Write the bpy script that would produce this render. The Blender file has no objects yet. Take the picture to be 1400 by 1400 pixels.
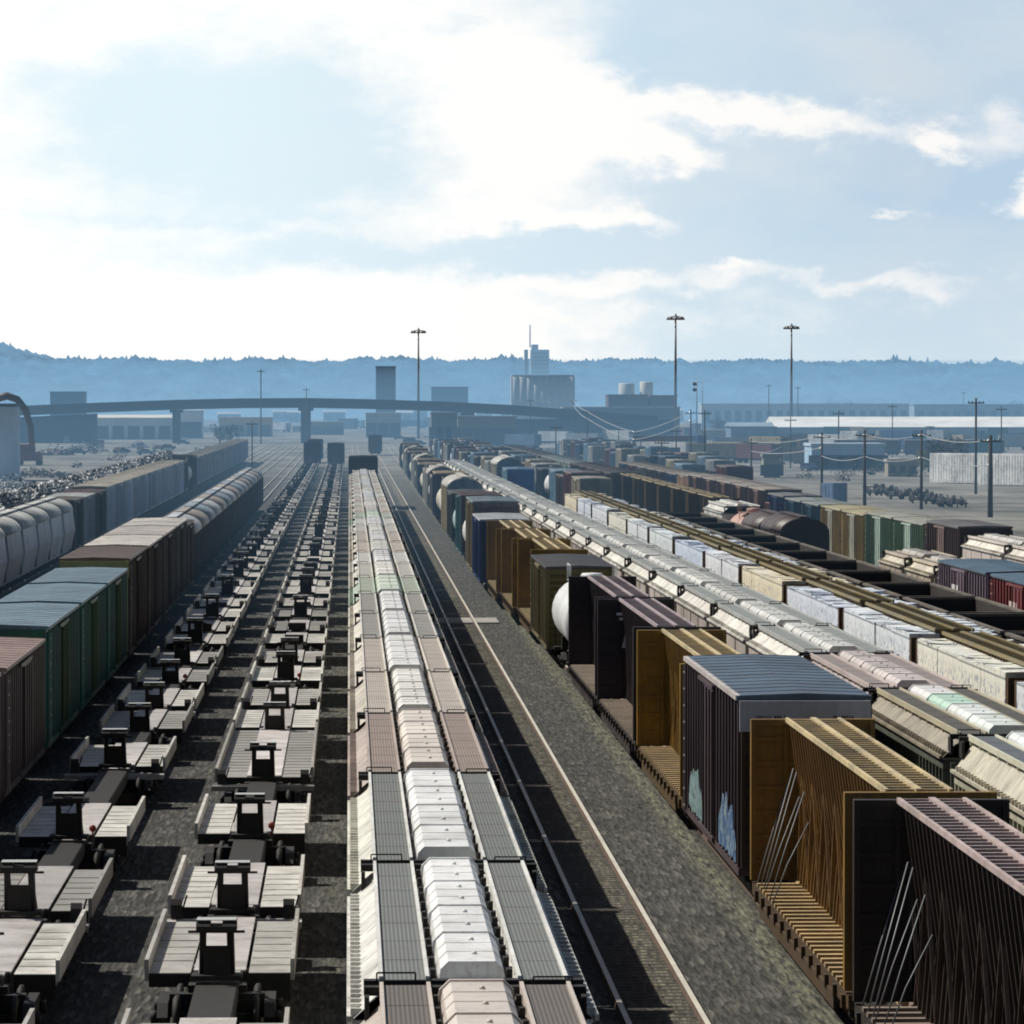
import bpy, math, random
from mathutils import Vector
random.seed(7)
C = bpy.context.scene.collection
R = math.radians
F, VX, HY, CZ = 6600.0, 477.5, 553.0, 12.0      # photo calibration: focal length in photo px, vanishing point, eye height

def px_x(px, d): return (px - VX) / F * d         # lateral position of a photo column at distance d
def px_z(py, d): return CZ - (py - HY) / F * d    # height of a photo row at distance d
def px_d(py, z=0.0): return F * (CZ - z) / (py - HY)
def lin(c):
    c = c / 255.0
    return c / 12.92 if c <= .04045 else ((c + .055) / 1.055) ** 2.4
def rgb(r, g, b, k=.92): return (lin(r) * k, lin(g) * k, lin(b) * k, 1.0)

# ------------------------------------------------------------------ materials
MATS = {}
def nmat(name):
    m = bpy.data.materials.new(name); m.use_nodes = True
    nt = m.node_tree; b = nt.nodes['Principled BSDF']
    MATS[name] = m
    return m, nt, b
def N(nt, t, **kw):
    n = nt.nodes.new(t)
    for k, v in kw.items():
        if k in n.inputs: n.inputs[k].default_value = v
        else: setattr(n, k, v)
    return n
def math_n(nt, op, a, b=None, clamp=False):
    n = nt.nodes.new('ShaderNodeMath'); n.operation = op; n.use_clamp = clamp
    for i, v in enumerate((a, b)):
        if v is None: continue
        if isinstance(v, (int, float)): n.inputs[i].default_value = v
        else: nt.links.new(v, n.inputs[i])
    return n.outputs[0]
def mixc(nt, fac, a, b, mode='MIX'):
    n = nt.nodes.new('ShaderNodeMix'); n.data_type = 'RGBA'; n.blend_type = mode
    for i, v in ((0, fac), (6, a), (7, b)):
        if isinstance(v, (int, float)): n.inputs[i].default_value = v
        elif isinstance(v, tuple): n.inputs[i].default_value = v
        else: nt.links.new(v, n.inputs[i])
    return n.outputs[2]
def noise(nt, vec, scale, detail=4, rough=.55, dist=0.0):
    n = nt.nodes.new('ShaderNodeTexNoise')
    n.inputs['Scale'].default_value = scale; n.inputs['Detail'].default_value = detail
    n.inputs['Roughness'].default_value = rough; n.inputs['Distortion'].default_value = dist
    if vec is not None: nt.links.new(vec, n.inputs['Vector'])
    return n.outputs['Fac']
def ramp(nt, fac, lo, hi):
    n = nt.nodes.new('ShaderNodeMapRange'); n.inputs[1].default_value = lo; n.inputs[2].default_value = hi
    nt.links.new(fac, n.inputs[0]); return n.outputs[0]
def world_pos(nt, sx=1, sy=1, sz=1):
    g = nt.nodes.new('ShaderNodeNewGeometry')
    mp = nt.nodes.new('ShaderNodeMapping'); mp.inputs['Scale'].default_value = (sx, sy, sz)
    nt.links.new(g.outputs['Position'], mp.inputs['Vector'])
    return mp.outputs['Vector']

def paint_mat(name, rust=(.075, .036, .02, 1), dirt=(.055, .046, .036, 1), rough=.5, rust_amt=.55, dirt_amt=.5, metal=0.0, streak=True):
    """old painted steel: the object's own colour, broken by dirt patches, vertical streaks and rust"""
    m, nt, b = nmat(name)
    oi = nt.nodes.new('ShaderNodeObjectInfo')
    p = world_pos(nt); n1 = noise(nt, p, .9, 6, .65)
    n2 = noise(nt, world_pos(nt, 3.2, 3.2, .28), 1.3, 5, .7)
    n3 = noise(nt, p, 5.5, 6, .7)
    n4 = noise(nt, p, .22, 3, .5)
    c = mixc(nt, math_n(nt, 'MULTIPLY', ramp(nt, n1, .42, .72), dirt_amt), oi.outputs['Color'], dirt)
    if streak: c = mixc(nt, math_n(nt, 'MULTIPLY', ramp(nt, n2, .5, .75), dirt_amt), c, mixc(nt, .5, dirt, rust))
    c = mixc(nt, math_n(nt, 'MULTIPLY', ramp(nt, n3, .58, .70), rust_amt), c, rust)
    v = ramp(nt, n4, .3, .7); v = math_n(nt, 'MULTIPLY_ADD', v, .34)
    v.node.inputs[2].default_value = .80
    c = mixc(nt, 1.0, c, v, 'MULTIPLY')
    nt.links.new(c, b.inputs['Base Color'])
    b.inputs['Roughness'].default_value = rough; b.inputs['Metallic'].default_value = metal
    bp = nt.nodes.new('ShaderNodeBump'); bp.inputs['Strength'].default_value = .25; bp.inputs['Distance'].default_value = .03
    nt.links.new(n3, bp.inputs['Height']); nt.links.new(bp.outputs['Normal'], b.inputs['Normal'])
    return m
paint_mat('painted steel')
paint_mat('clean paint', rust_amt=.22, dirt_amt=.28, rough=.42)
paint_mat('dirty steel', rust_amt=.8, dirt_amt=.75, rough=.65)
paint_mat('hatch paint', rust_amt=.45, dirt_amt=.50, rough=.45, rust=(.34, .26, .19, 1), dirt=(.42, .40, .36, 1))
paint_mat('deck steel', rust=(.12, .085, .06, 1), dirt=(.20, .185, .16, 1), rust_amt=.6, dirt_amt=.75, rough=.55, streak=False)

def grating_mat():
    m, nt, b = nmat('walkway grating')
    oi = nt.nodes.new('ShaderNodeObjectInfo')
    tc = nt.nodes.new('ShaderNodeTexCoord')
    w = nt.nodes.new('ShaderNodeTexWave'); w.bands_direction = 'Y'; w.inputs['Scale'].default_value = 3.2; w.inputs['Distortion'].default_value = .4
    nt.links.new(tc.outputs['Object'], w.inputs['Vector'])
    w2 = nt.nodes.new('ShaderNodeTexWave'); w2.bands_direction = 'X'; w2.inputs['Scale'].default_value = 5.5; w2.inputs['Distortion'].default_value = .3
    nt.links.new(tc.outputs['Object'], w2.inputs['Vector'])
    n1 = noise(nt, world_pos(nt), 1.4, 5, .6)
    f = math_n(nt, 'MULTIPLY', math_n(nt, 'ADD', w.outputs['Fac'], w2.outputs['Fac']), .5)
    f = math_n(nt, 'MULTIPLY_ADD', f, .85); f.node.inputs[2].default_value = .35
    c = mixc(nt, 1.0, oi.outputs['Color'], f, 'MULTIPLY')
    c = mixc(nt, math_n(nt, 'MULTIPLY', ramp(nt, n1, .45, .7), .35), c, (.14, .11, .09, 1))
    nt.links.new(c, b.inputs['Base Color']); b.inputs['Roughness'].default_value = .6
    bp = nt.nodes.new('ShaderNodeBump'); bp.inputs['Strength'].default_value = .5; bp.inputs['Distance'].default_value = .02
    nt.links.new(f, bp.inputs['Height']); nt.links.new(bp.outputs['Normal'], b.inputs['Normal'])
grating_mat()

def wrap_mat():
    """white lumber wrap: bundle seams, faint printed marks, wrinkles"""
    m, nt, b = nmat('lumber wrap')
    oi = nt.nodes.new('ShaderNodeObjectInfo')
    g = nt.nodes.new('ShaderNodeTexCoord')
    sep = nt.nodes.new('ShaderNodeSeparateXYZ'); nt.links.new(g.outputs['Object'], sep.inputs[0])
    cmb = nt.nodes.new('ShaderNodeCombineXYZ'); nt.links.new(sep.outputs['Y'], cmb.inputs['X']); nt.links.new(sep.outputs['Z'], cmb.inputs['Y'])
    br = nt.nodes.new('ShaderNodeTexBrick'); br.offset = 0.35
    br.inputs['Scale'].default_value = 1.0; br.inputs['Brick Width'].default_value = 2.45; br.inputs['Row Height'].default_value = .76
    br.inputs['Mortar Size'].default_value = .035; br.inputs['Mortar Smooth'].default_value = .4
    br.inputs['Color1'].default_value = (1, 1, 1, 1); br.inputs['Color2'].default_value = (.86, .88, .9, 1); br.inputs['Mortar'].default_value = (.30, .32, .36, 1)
    nt.links.new(cmb.outputs[0], br.inputs['Vector'])
    mp = nt.nodes.new('ShaderNodeMapping'); mp.inputs['Scale'].default_value = (1, 2.3, 3.0); nt.links.new(g.outputs['Object'], mp.inputs['Vector'])
    mk = ramp(nt, noise(nt, mp.outputs['Vector'], 1.6, 5, .75), .52, .58)
    band = nt.nodes.new('ShaderNodeTexWave'); band.bands_direction = 'Z'; band.inputs['Scale'].default_value = .42; band.inputs['Distortion'].default_value = .6
    nt.links.new(g.outputs['Object'], band.inputs['Vector'])
    mk = math_n(nt, 'MULTIPLY', mk, ramp(nt, band.outputs['Fac'], .05, .5))
    c = mixc(nt, 1.0, oi.outputs['Color'], br.outputs['Color'], 'MULTIPLY')
    c = mixc(nt, math_n(nt, 'MULTIPLY', mk, .75), c, (.16, .22, .34, 1))
    n1 = noise(nt, world_pos(nt), .5, 4, .6)
    c = mixc(nt, math_n(nt, 'MULTIPLY', ramp(nt, n1, .5, .75), .2), c, (.5, .48, .44, 1))
    nt.links.new(c, b.inputs['Base Color']); b.inputs['Roughness'].default_value = .38
    bp = nt.nodes.new('ShaderNodeBump'); bp.inputs['Strength'].default_value = .6; bp.inputs['Distance'].default_value = .06
    nt.links.new(noise(nt, world_pos(nt), 3.0, 5, .6), bp.inputs['Height']); nt.links.new(bp.outputs['Normal'], b.inputs['Normal'])
wrap_mat()

def graffiti_mat():
    m, nt, b = nmat('spray paint')
    oi = nt.nodes.new('ShaderNodeObjectInfo')
    p = world_pos(nt)
    vo = nt.nodes.new('ShaderNodeTexVoronoi'); vo.inputs['Scale'].default_value = 1.9; nt.links.new(p, vo.inputs['Vector'])
    w = noise(nt, p, 2.6, 4, .6, 1.2)
    c = mixc(nt, ramp(nt, w, .50, .56), oi.outputs['Color'], (.30, .38, .38, 1))
    c = mixc(nt, ramp(nt, noise(nt, p, 4.1, 3, .5, .8), .55, .6), c, (.03, .035, .05, 1))
    c = mixc(nt, math_n(nt, 'MULTIPLY', ramp(nt, vo.outputs['Distance'], .1, .5), .3), c, (.05, .12, .25, 1))
    nt.links.new(c, b.inputs['Base Color']); b.inputs['Roughness'].default_value = .6
graffiti_mat()

def simple(name, col, rough=.7, var=.35, scale=2.0, metal=0.0, bump=0.0):
    m, nt, b = nmat(name)
    n1 = noise(nt, world_pos(nt), scale, 6, .65)
    dk = tuple(v * (1 - var) for v in col[:3]) + (1,); lt = tuple(min(1, v * (1 + var)) for v in col[:3]) + (1,)
    nt.links.new(mixc(nt, ramp(nt, n1, .3, .7), dk, lt), b.inputs['Base Color'])
    b.inputs['Roughness'].default_value = rough; b.inputs['Metallic'].default_value = metal
    if bump:
        bp = nt.nodes.new('ShaderNodeBump'); bp.inputs['Strength'].default_value = bump; bp.inputs['Distance'].default_value = .05
        nt.links.new(n1, bp.inputs['Height']); nt.links.new(bp.outputs['Normal'], b.inputs['Normal'])
    return m
simple('bogie steel', (.013, .011, .010), .75, .5, 3)
simple('timber tie', (.048, .044, .034), .9, .45, 2.2)
MATS_RH = simple('rail head', (.56, .53, .46), .5, .15, .8, 0.0); MATS_RH.node_tree.nodes['Principled BSDF'].inputs['Specular IOR Level'].default_value = .15
simple('rail web', (.10, .065, .045), .85, .35, 2)
simple('concrete', (.30, .29, .27), .9, .25, .3)
simple('road concrete', (.05, .055, .065), .9, .25, .2)
simple('asphalt', (.05, .05, .05), .9, .3, .5)
simple('pole timber', (.045, .036, .03), .9, .3, .8)
simple('galvanised steel', (.20, .21, .22), .5, .25, .6, .3)
simple('bright wire', (.62, .62, .60), .35, .1, .2, .6)
simple('dark glass', (.02, .025, .035), .12, .2, .2)
simple('window dark', (.05, .065, .085), .3, .3, .3)
simple('conifer foliage', (.035, .05, .028), .9, .5, .06)
simple('bare foliage', (.075, .062, .045), .9, .4, .25)
simple('bark', (.06, .045, .035), .9, .3, 1)

def plaster_mat():
    m, nt, b = nmat('building wall')
    oi = nt.nodes.new('ShaderNodeObjectInfo')
    n1 = noise(nt, world_pos(nt, 1, 1, .35), .12, 6, .65)
    v = ramp(nt, n1, .25, .75); v = math_n(nt, 'MULTIPLY_ADD', v, .45); v.node.inputs[2].default_value = .75
    nt.links.new(mixc(nt, 1.0, oi.outputs['Color'], v, 'MULTIPLY'), b.inputs['Base Color']); b.inputs['Roughness'].default_value = .75
plaster_mat()

def scrap_mat():
    m, nt, b = nmat('scrap metal')
    oi = nt.nodes.new('ShaderNodeObjectInfo')
    vo = nt.nodes.new('ShaderNodeTexVoronoi'); vo.inputs['Scale'].default_value = 1.1; nt.links.new(world_pos(nt), vo.inputs['Vector'])
    s = nt.nodes.new('ShaderNodeSeparateColor'); nt.links.new(vo.outputs['Color'], s.inputs[0])
    c = mixc(nt, ramp(nt, s.outputs[0], .55, .62), (.02, .02, .022, 1), oi.outputs['Color'])
    nt.links.new(c, b.inputs['Base Color']); b.inputs['Roughness'].default_value = .5
scrap_mat()

def ground_mat():
    """yard surface: dark ballast between the tracks, paler packed dirt in the lots on either side"""
    m, nt, b = nmat('yard gravel')
    p = world_pos(nt)
    g = nt.nodes.new('ShaderNodeNewGeometry'); sep = nt.nodes.new('ShaderNodeSeparateXYZ'); nt.links.new(g.outputs['Position'], sep.inputs[0])
    big = noise(nt, p, .045, 5, .6); mid = noise(nt, world_pos(nt, 1, .35, 1), .8, 6, .7); fine = noise(nt, world_pos(nt, 1, .11, 1), 6.5, 4, .75)
    vo = nt.nodes.new('ShaderNodeTexVoronoi'); vo.inputs['Scale'].default_value = 9.0; nt.links.new(world_pos(nt, 1, .11, 1), vo.inputs['Vector'])
    sc = nt.nodes.new('ShaderNodeSeparateColor'); nt.links.new(vo.outputs['Color'], sc.inputs[0])
    st = ramp(nt, sc.outputs[0], .35, 1.0)
    c = mixc(nt, ramp(nt, fine, .38, .64), (.003, .0033, .0026, 1), (.056, .055, .049, 1))
    c = mixc(nt, math_n(nt, 'MULTIPLY', math_n(nt, 'MULTIPLY', st, math_n(nt, 'MULTIPLY', st, st)), .8), c, (.14, .135, .12, 1))
    c = mixc(nt, math_n(nt, 'MULTIPLY', ramp(nt, mid, .50, .66), .6), c, (.011, .012, .008, 1))
    c = mixc(nt, math_n(nt, 'MULTIPLY', ramp(nt, mid, .46, .34), .25), c, (.12, .11, .08, 1))
    lot = mixc(nt, ramp(nt, noise(nt, world_pos(nt, 1, .25, 1), .06, 5, .65), .32, .68), (.10, .092, .075, 1), (.27, .255, .22, 1))
    lot = mixc(nt, math_n(nt, 'MULTIPLY', ramp(nt, big, .52, .62), .8), lot, (.05, .05, .038, 1))
    # lots start beyond the outer tracks and beyond the far end of the yard
    fr = ramp(nt, sep.outputs['X'], 41.0, 46.0); fl = ramp(nt, sep.outputs['X'], -30.0, -36.0); ff = ramp(nt, sep.outputs['Y'], 620.0, 1000.0)
    f = math_n(nt, 'MAXIMUM', math_n(nt, 'MAXIMUM', fr, fl), ff, True)
    def shoulder(x0, w, col, amt):
        q = math_n(nt, 'DIVIDE', math_n(nt, 'SUBTRACT', sep.outputs['X'], x0), w)
        return math_n(nt, 'MULTIPLY', math_n(nt, 'MULTIPLY', math_n(nt, 'EXPONENT', math_n(nt, 'MULTIPLY', math_n(nt, 'MULTIPLY', q, q), -1.0)), amt), ramp(nt, fine, .40, .62)), col
    for x0, w, col, amt in ((9.25, .35, (.19, .19, .12, 1), .8), (6.45, .32, (.24, .21, .14, 1), .9), (-.35, .22, (.12, .12, .08, 1), .6), (8.0, .7, (.085, .082, .068, 1), .5)):
        sh, cc = shoulder(x0, w, col, amt); c = mixc(nt, sh, c, cc)
    c = mixc(nt, f, c, lot)
    nt.links.new(c, b.inputs['Base Color']); b.inputs['Roughness'].default_value = .95
    bp = nt.nodes.new('ShaderNodeBump'); bp.inputs['Strength'].default_value = .9; bp.inputs['Distance'].default_value = .07
    nt.links.new(math_n(nt, 'ADD', fine, vo.outputs['Distance']), bp.inputs['Height']); nt.links.new(bp.outputs['Normal'], b.inputs['Normal'])
ground_mat()

# ------------------------------------------------------------------ mesh building
class MB:
    def __init__(s): s.v = []; s.f = []; s.sm = []; s.mi = []; s.cur = 0
    def add(s, vs, fs, smooth=False):
        o = len(s.v); s.v += [tuple(p) for p in vs]
        for f in fs: s.f.append([i + o for i in f]); s.sm.append(smooth); s.mi.append(s.cur)
        return s
    def box(s, x0, x1, y0, y1, z0, z1):
        return s.add([(x0,y0,z0),(x1,y0,z0),(x1,y1,z0),(x0,y1,z0),(x0,y0,z1),(x1,y0,z1),(x1,y1,z1),(x0,y1,z1)],
                     [(0,3,2,1),(4,5,6,7),(0,1,5,4),(1,2,6,5),(2,3,7,6),(3,0,4,7)])
    def prism(s, prof, y0, y1, smooth=False):
        n = len(prof)
        vs = [(x, y0, z) for x, z in prof] + [(x, y1, z) for x, z in prof]
        s.add(vs, [(i, (i+1) % n, n + (i+1) % n, n + i) for i in range(n)], smooth)
        o = len(s.v) - 2*n
        s.f.append([o + i for i in reversed(range(n))]); s.sm.append(False); s.mi.append(s.cur)
        s.f.append([o + n + i for i in range(n)]); s.sm.append(False); s.mi.append(s.cur)
        return s
    def xprism(s, prof, x0, x1):             # profile in (y, z), extruded along x
        n = len(prof)
        vs = [(x0, y, z) for y, z in prof] + [(x1, y, z) for y, z in prof]
        return s.add(vs, [(i, (i+1) % n, n + (i+1) % n, n + i) for i in range(n)] + [tuple(range(n)), tuple(range(2*n-1, n-1, -1))])
    def bar(s, p, q, w, h=None):
        p = Vector(p); q = Vector(q); d = (q - p).normalized(); h = h or w
        u = d.cross(Vector((0, 0, 1)))
        if u.length < 1e-3: u = Vector((1, 0, 0))
        u.normalize(); v = u.cross(d).normalized()
        vs = [e + u*a*w/2 + v*b*h/2 for e in (p, q) for a, b in ((-1,-1),(1,-1),(1,1),(-1,1))]
        return s.add(vs, [(0,3,2,1),(4,5,6,7),(0,1,5,4),(1,2,6,5),(2,3,7,6),(3,0,4,7)])
    def tube(s, pts, r, n=6, r1=None):
        rings = []
        for i, p in enumerate(pts):
            a = Vector(pts[max(0, i-1)]); b = Vector(pts[min(len(pts)-1, i+1)]); d = (b - a).normalized()
            u = d.cross(Vector((0, 0, 1)))
            if u.length < 1e-3: u = Vector((1, 0, 0))
            u.normalize(); v = u.cross(d)
            rr = r if r1 is None else r + (r1 - r) * i / max(1, len(pts)-1)
            rings.append([Vector(p) + (u*math.cos(t) + v*math.sin(t)) * rr for t in [2*math.pi*k/n for k in range(n)]])
        vs = [q for ring in rings for q in ring]
        fs = [(i*n+k, i*n+(k+1)%n, (i+1)*n+(k+1)%n, (i+1)*n+k) for i in range(len(pts)-1) for k in range(n)]
        fs += [tuple(range(n-1, -1, -1)), tuple(range((len(pts)-1)*n, len(pts)*n))]
        return s.add(vs, fs, True)
    def lathe(s, prof, c, axis='y', n=24):   # prof: (offset along axis, radius)
        vs = []
        for t, r in prof:
            for k in range(n):
                a = 2*math.pi*k/n
                if axis == 'y': vs.append((c[0] + r*math.cos(a), c[1] + t, c[2] + r*math.sin(a)))
                elif axis == 'x': vs.append((c[0] + t, c[1] + r*math.cos(a), c[2] + r*math.sin(a)))
                else: vs.append((c[0] + r*math.cos(a), c[1] + r*math.sin(a), c[2] + t))
        m = len(prof)
        fs = [(i*n+k, (i+1)*n+k, (i+1)*n+(k+1)%n, i*n+(k+1)%n) for i in range(m-1) for k in range(n)]
        return s.add(vs, fs + [tuple(range(n)), tuple(range(m*n-1, (m-1)*n-1, -1))], True)
    def mesh(s, name, mats):
        me = bpy.data.meshes.new(name); me.from_pydata(s.v, [], s.f)
        for m in (mats if isinstance(mats, (list, tuple)) else [mats]): me.materials.append(MATS[m])
        me.polygons.foreach_set('use_smooth', s.sm); me.polygons.foreach_set('material_index', s.mi)
        me.update(); return me
CACHE = {}
def cached(key, fn):
    if key not in CACHE: CACHE[key] = fn()
    return CACHE[key]

def thing(name, label, cat, loc, group=None, rz=0):
    o = bpy.data.objects.new(name, None); C.objects.link(o); o.empty_display_size = .5
    o.location = loc; o.rotation_euler = (0, 0, rz); o['label'] = label; o['category'] = cat
    if group: o['group'] = group
    return o
def part(name, me, parent, col=(.5, .5, .5, 1), loc=(0, 0, 0), rz=0, label=None):
    o = bpy.data.objects.new(name, me); C.objects.link(o); o.parent = parent; o.location = loc; o.rotation_euler = (0, 0, rz); o.color = col
    if label: o['label'] = label
    return o
def solo(name, me, label, cat, col=(.5, .5, .5, 1), loc=(0, 0, 0), group=None, kind=None, rz=0):
    o = bpy.data.objects.new(name, me); C.objects.link(o); o.location = loc; o.color = col; o.rotation_euler = (0, 0, rz)
    if kind: o['kind'] = kind
    if label: o['label'] = label
    if cat: o['category'] = cat
    if group: o['group'] = group
    return o
ONES = 'zeroth first second third fourth fifth sixth seventh eighth ninth tenth eleventh twelfth thirteenth fourteenth fifteenth sixteenth seventeenth eighteenth nineteenth'.split()
def nth(i):
    if i < 20: return ONES[i]
    t = {2: 'twent', 3: 'thirt', 4: 'fort', 5: 'fift', 6: 'sixt'}[i // 10]
    return t + 'ieth' if i % 10 == 0 else t + 'y-' + ONES[i % 10]

# ------------------------------------------------------------------ rolling stock
RZ = .16        # top of rail
def bogie_mesh():
    b = MB()
    for sx in (-1, 1):
        x = sx * 1.0
        b.xprism([(-1.2, .62), (-.9, .86), (.9, .86), (1.2, .62), (1.05, .42), (.6, .5), (.35, .36), (-.35, .36), (-.6, .5), (-1.05, .42)], x - .1, x + .1)
        for y in (-.9, .9):
            b.lathe([(-.07, .34), (-.02, .42), (.05, .42), (.07, .36)], (sx * .74, y, RZ + .43), 'x', 14)
            b.lathe([(-.06, .13), (.06, .13)], (sx * 1.16, y, RZ + .43), 'x', 8)
    for y in (-.9, .9): b.box(-.7, .7, y - .07, y + .07, .52, .66)
    b.box(-.9, .9, -.2, .2, .5, .94)
    return b.mesh('bogie', 'bogie steel')
def bogies(root, L, at=1.9):
    me = cached('bogie', bogie_mesh)
    for y in (at, L - at): part('bogie', me, root, loc=(0, y, 0))
def coupler(root, L):
    def mk():
        b = MB(); b.box(-.1, .1, -.42, .5, .78, .98); b.box(-.17, .17, -.52, -.36, .72, 1.04)
        return b.mesh('coupler', 'bogie steel')
    part('coupler', cached('coupler', mk), root); part('coupler', CACHE['coupler'], root, loc=(0, L, 0), rz=math.pi)

def hopper(name, label, loc, L, body, grate, hatch, group, roof=None, eave=4.02, top=4.42, nh=5, ribs=False, hw=1.55, rail=None, cross=True, hatch_w=.46, cat='hopper car', slope=None):
    """covered hopper: side sheets, sloped top corners, roof with long trough hatches between two walkways"""
    t = thing(name, label, cat, loc, group); Lk = round(L, 1)
    def mk_body():
        b = MB(); e = .58
        if ribs:
            b.box(-hw + .12, hw - .12, e, Lk - e, 1.25, eave - .25)
            n = int((Lk - 2*e) / .62)
            for i in range(n + 1):
                y = e + (Lk - 2*e - .1) * i / n
                for sx in (-1, 1):
                    a, c = sorted((sx * (hw - .125), sx * (hw + .0)))
                    b.box(a, c, y, y + .1, 1.2, eave - .25)
            b.prism([(-hw, eave - .26), (-hw, eave - .05), (hw, eave - .05), (hw, eave - .26)], e - .05, Lk - e + .05)
            b.box(-hw, -hw + .14, e - .01, Lk - e + .01, 1.05, 1.25); b.box(hw - .14, hw, e - .01, Lk - e + .01, 1.05, 1.25)
        else:
            b.prism([(-hw + .05, 1.15), (-hw, 1.5), (-hw, eave - .05), (hw, eave - .05), (hw, 1.5), (hw - .05, 1.15)], e, Lk - e)
            for i in range(1, 4):
                y = e + (Lk - 2*e) * i / 4
                b.box(-hw - .03, hw + .03, y - .04, y + .04, 1.2, eave - .06)
        n = 4                                            # discharge chutes below the side sheets
        for i in range(n):
            y = 2.9 + (Lk - 5.8) * (i + .5) / n; w = (Lk - 5.8) / n * .46
            vs = [(-1.35, y - w, 1.16), (1.35, y - w, 1.16), (1.35, y + w, 1.16), (-1.35, y + w, 1.16), (-.4, y - .35, .45), (.4, y - .35, .45), (.4, y + .35, .45), (-.4, y + .35, .45)]
            b.add(vs, [(4,5,1,0), (5,6,2,1), (6,7,3,2), (7,4,0,3), (7,6,5,4)])
        b.box(-1.4, 1.4, .15, Lk - .15, .92, 1.06)      # end platforms and centre sill
        for y in (.3, Lk - .3):                          # corner posts at the open ends
            for sx in (-1, 1): b.box(sx*1.35 - .05, sx*1.35 + .05, y - .05, y + .05, 1.06, eave - .1)
        return b.mesh('hopper_body', 'painted steel')
    part('body', cached(('hb', Lk, ribs, eave, hw), mk_body), t, body)
    def mk_roof():
        b = MB(); e = .5
        b.prism([(-hw - .02, eave - .045), (-hw + .0, eave + .02), (-hw + .42, top), (-.02, top + .05), (.02, top + .05), (hw - .42, top), (hw, eave + .02), (hw + .02, eave - .045)], e, Lk - e)
        n = 9
        for i in range(n + 1):                           # seams
            y = e + (Lk - 2*e - .05) * i / n
            b.prism([(-hw - .012, eave), (-hw + .415, top + .008), (hw - .415, top + .008), (hw + .012, eave)], y, y + .05)
        for sx in (-1, 1):                               # edge chord carried on small brackets
            a, c = sorted((sx * (hw + .03), sx * (hw + .09))); b.box(a, c, e, Lk - e, eave - .02, eave + .05)
            k = int(Lk / .55)
            for i in range(k):
                y = e + .1 + (Lk - 2*e - .2) * i / k
                a, c = sorted((sx * (hw - .10), sx * (hw + .04))); b.box(a, c, y, y + .09, eave + .0, eave + .14)
        return b.mesh('hopper_roof', 'painted steel')
    part('roof', cached(('hr', Lk, eave, top, hw), mk_roof), t, roof or body)
    def mk_board():
        b = MB()
        for x in (.57, 1.17): b.box(x, x + .05, .25, Lk - .25, top + .07, top + .20)
        for i in range(int(Lk / 1.5)):
            y = .5 + i * 1.5; b.box(.6, 1.2, y, y + .07, top - .02, top + .10)
        return b.mesh('running_board', 'hatch paint')
    def mk_grate():
        b = MB(); b.box(.62, 1.17, .25, Lk - .25, top + .11, top + .155)
        for i in range(1, int(Lk / 2.3)): b.box(.62, 1.17, i*2.3, i*2.3 + .05, top + .15, top + .159)
        return b.mesh('grating', 'walkway grating')
    rail = rail or tuple(min(.8, v * 1.25) for v in body[:3]) + (1,)
    for k in (0, 1):
        rb = part('running_board', cached(('rb', Lk, top), mk_board), t, rail, loc=(0, Lk if k else 0, 0), rz=math.pi * k)
        part('grating', cached(('gr', Lk, top), mk_grate), rb, grate)
    if cross:
        def mk_cross():
            b = MB(); b.box(-1.42, 1.42, .2, .42, top + .04, top + .15)
            for x in (-1.38, -.55, .55, 1.38): b.box(x - .03, x + .03, .25, .75, top - .3, top + .06)
            b.bar((-1.25, .2, top + .25), (-.75, .2, top + .25), .022)
            for x in (-1.25, -.75): b.bar((x, .2, top + .1), (x, .2, top + .25), .022)
            return b.mesh('crossover_board', 'bogie steel')
        me = cached(('cb', top), mk_cross)
        part('crossover_board', me, t); part('crossover_board', me, t, loc=(0, Lk, 0), rz=math.pi)
    hl = (Lk - 1.9) / nh
    def mk_hatch():
        b = MB(); w = hatch_w
        b.prism([(-w, top + .03), (-w + .03, top + .2), (-w + .13, top + .30), (w - .13, top + .30), (w - .03, top + .2), (w, top + .03)], .07, hl - .07)
        b.prism([(-w - .04, top + .03), (-w - .01, top + .2), (-w + .12, top + .325), (w - .12, top + .325), (w + .01, top + .2), (w + .04, top + .03)], hl - .16, hl - .07)
        for f in (.25, .72): b.lathe([(0, .04), (.035, .03)], (0.05, hl * f, top + .30), 'z', 8)
        for f in (.33, .62): b.prism([(-w + .02, top + .2), (-w + .125, top + .308), (w - .125, top + .308), (w - .02, top + .2)], hl * f, hl * f + .035)
        return b.mesh('hatch_cover', 'hatch paint')
    def mk_latch():
        b = MB(); w = hatch_w; b.box(w + .012, w + .05, .95, Lk - .95, top - .0, top + .05)
        for i in range(nh):
            for f in (.12, .5, .88):
                y = .95 + hl * (i + f); b.box(w + .03, w + .10, y - .09, y + .09, top + .0, top + .16)
        return b.mesh('latch_rail', 'bogie steel')
    me = cached(('hh', Lk, nh, top, hatch_w), mk_hatch)
    for i in range(nh): part('hatch_cover', me, t, hatch if not isinstance(hatch, list) else hatch[i % len(hatch)], loc=(0, .95 + i * hl, 0))
    for k in (0, 1): part('latch_rail', cached(('hl', Lk, nh, top, hatch_w), mk_latch), t, loc=(0, Lk if k else 0, 0), rz=math.pi * k)
    bogies(t, Lk); coupler(t, Lk)
    return t

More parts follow.
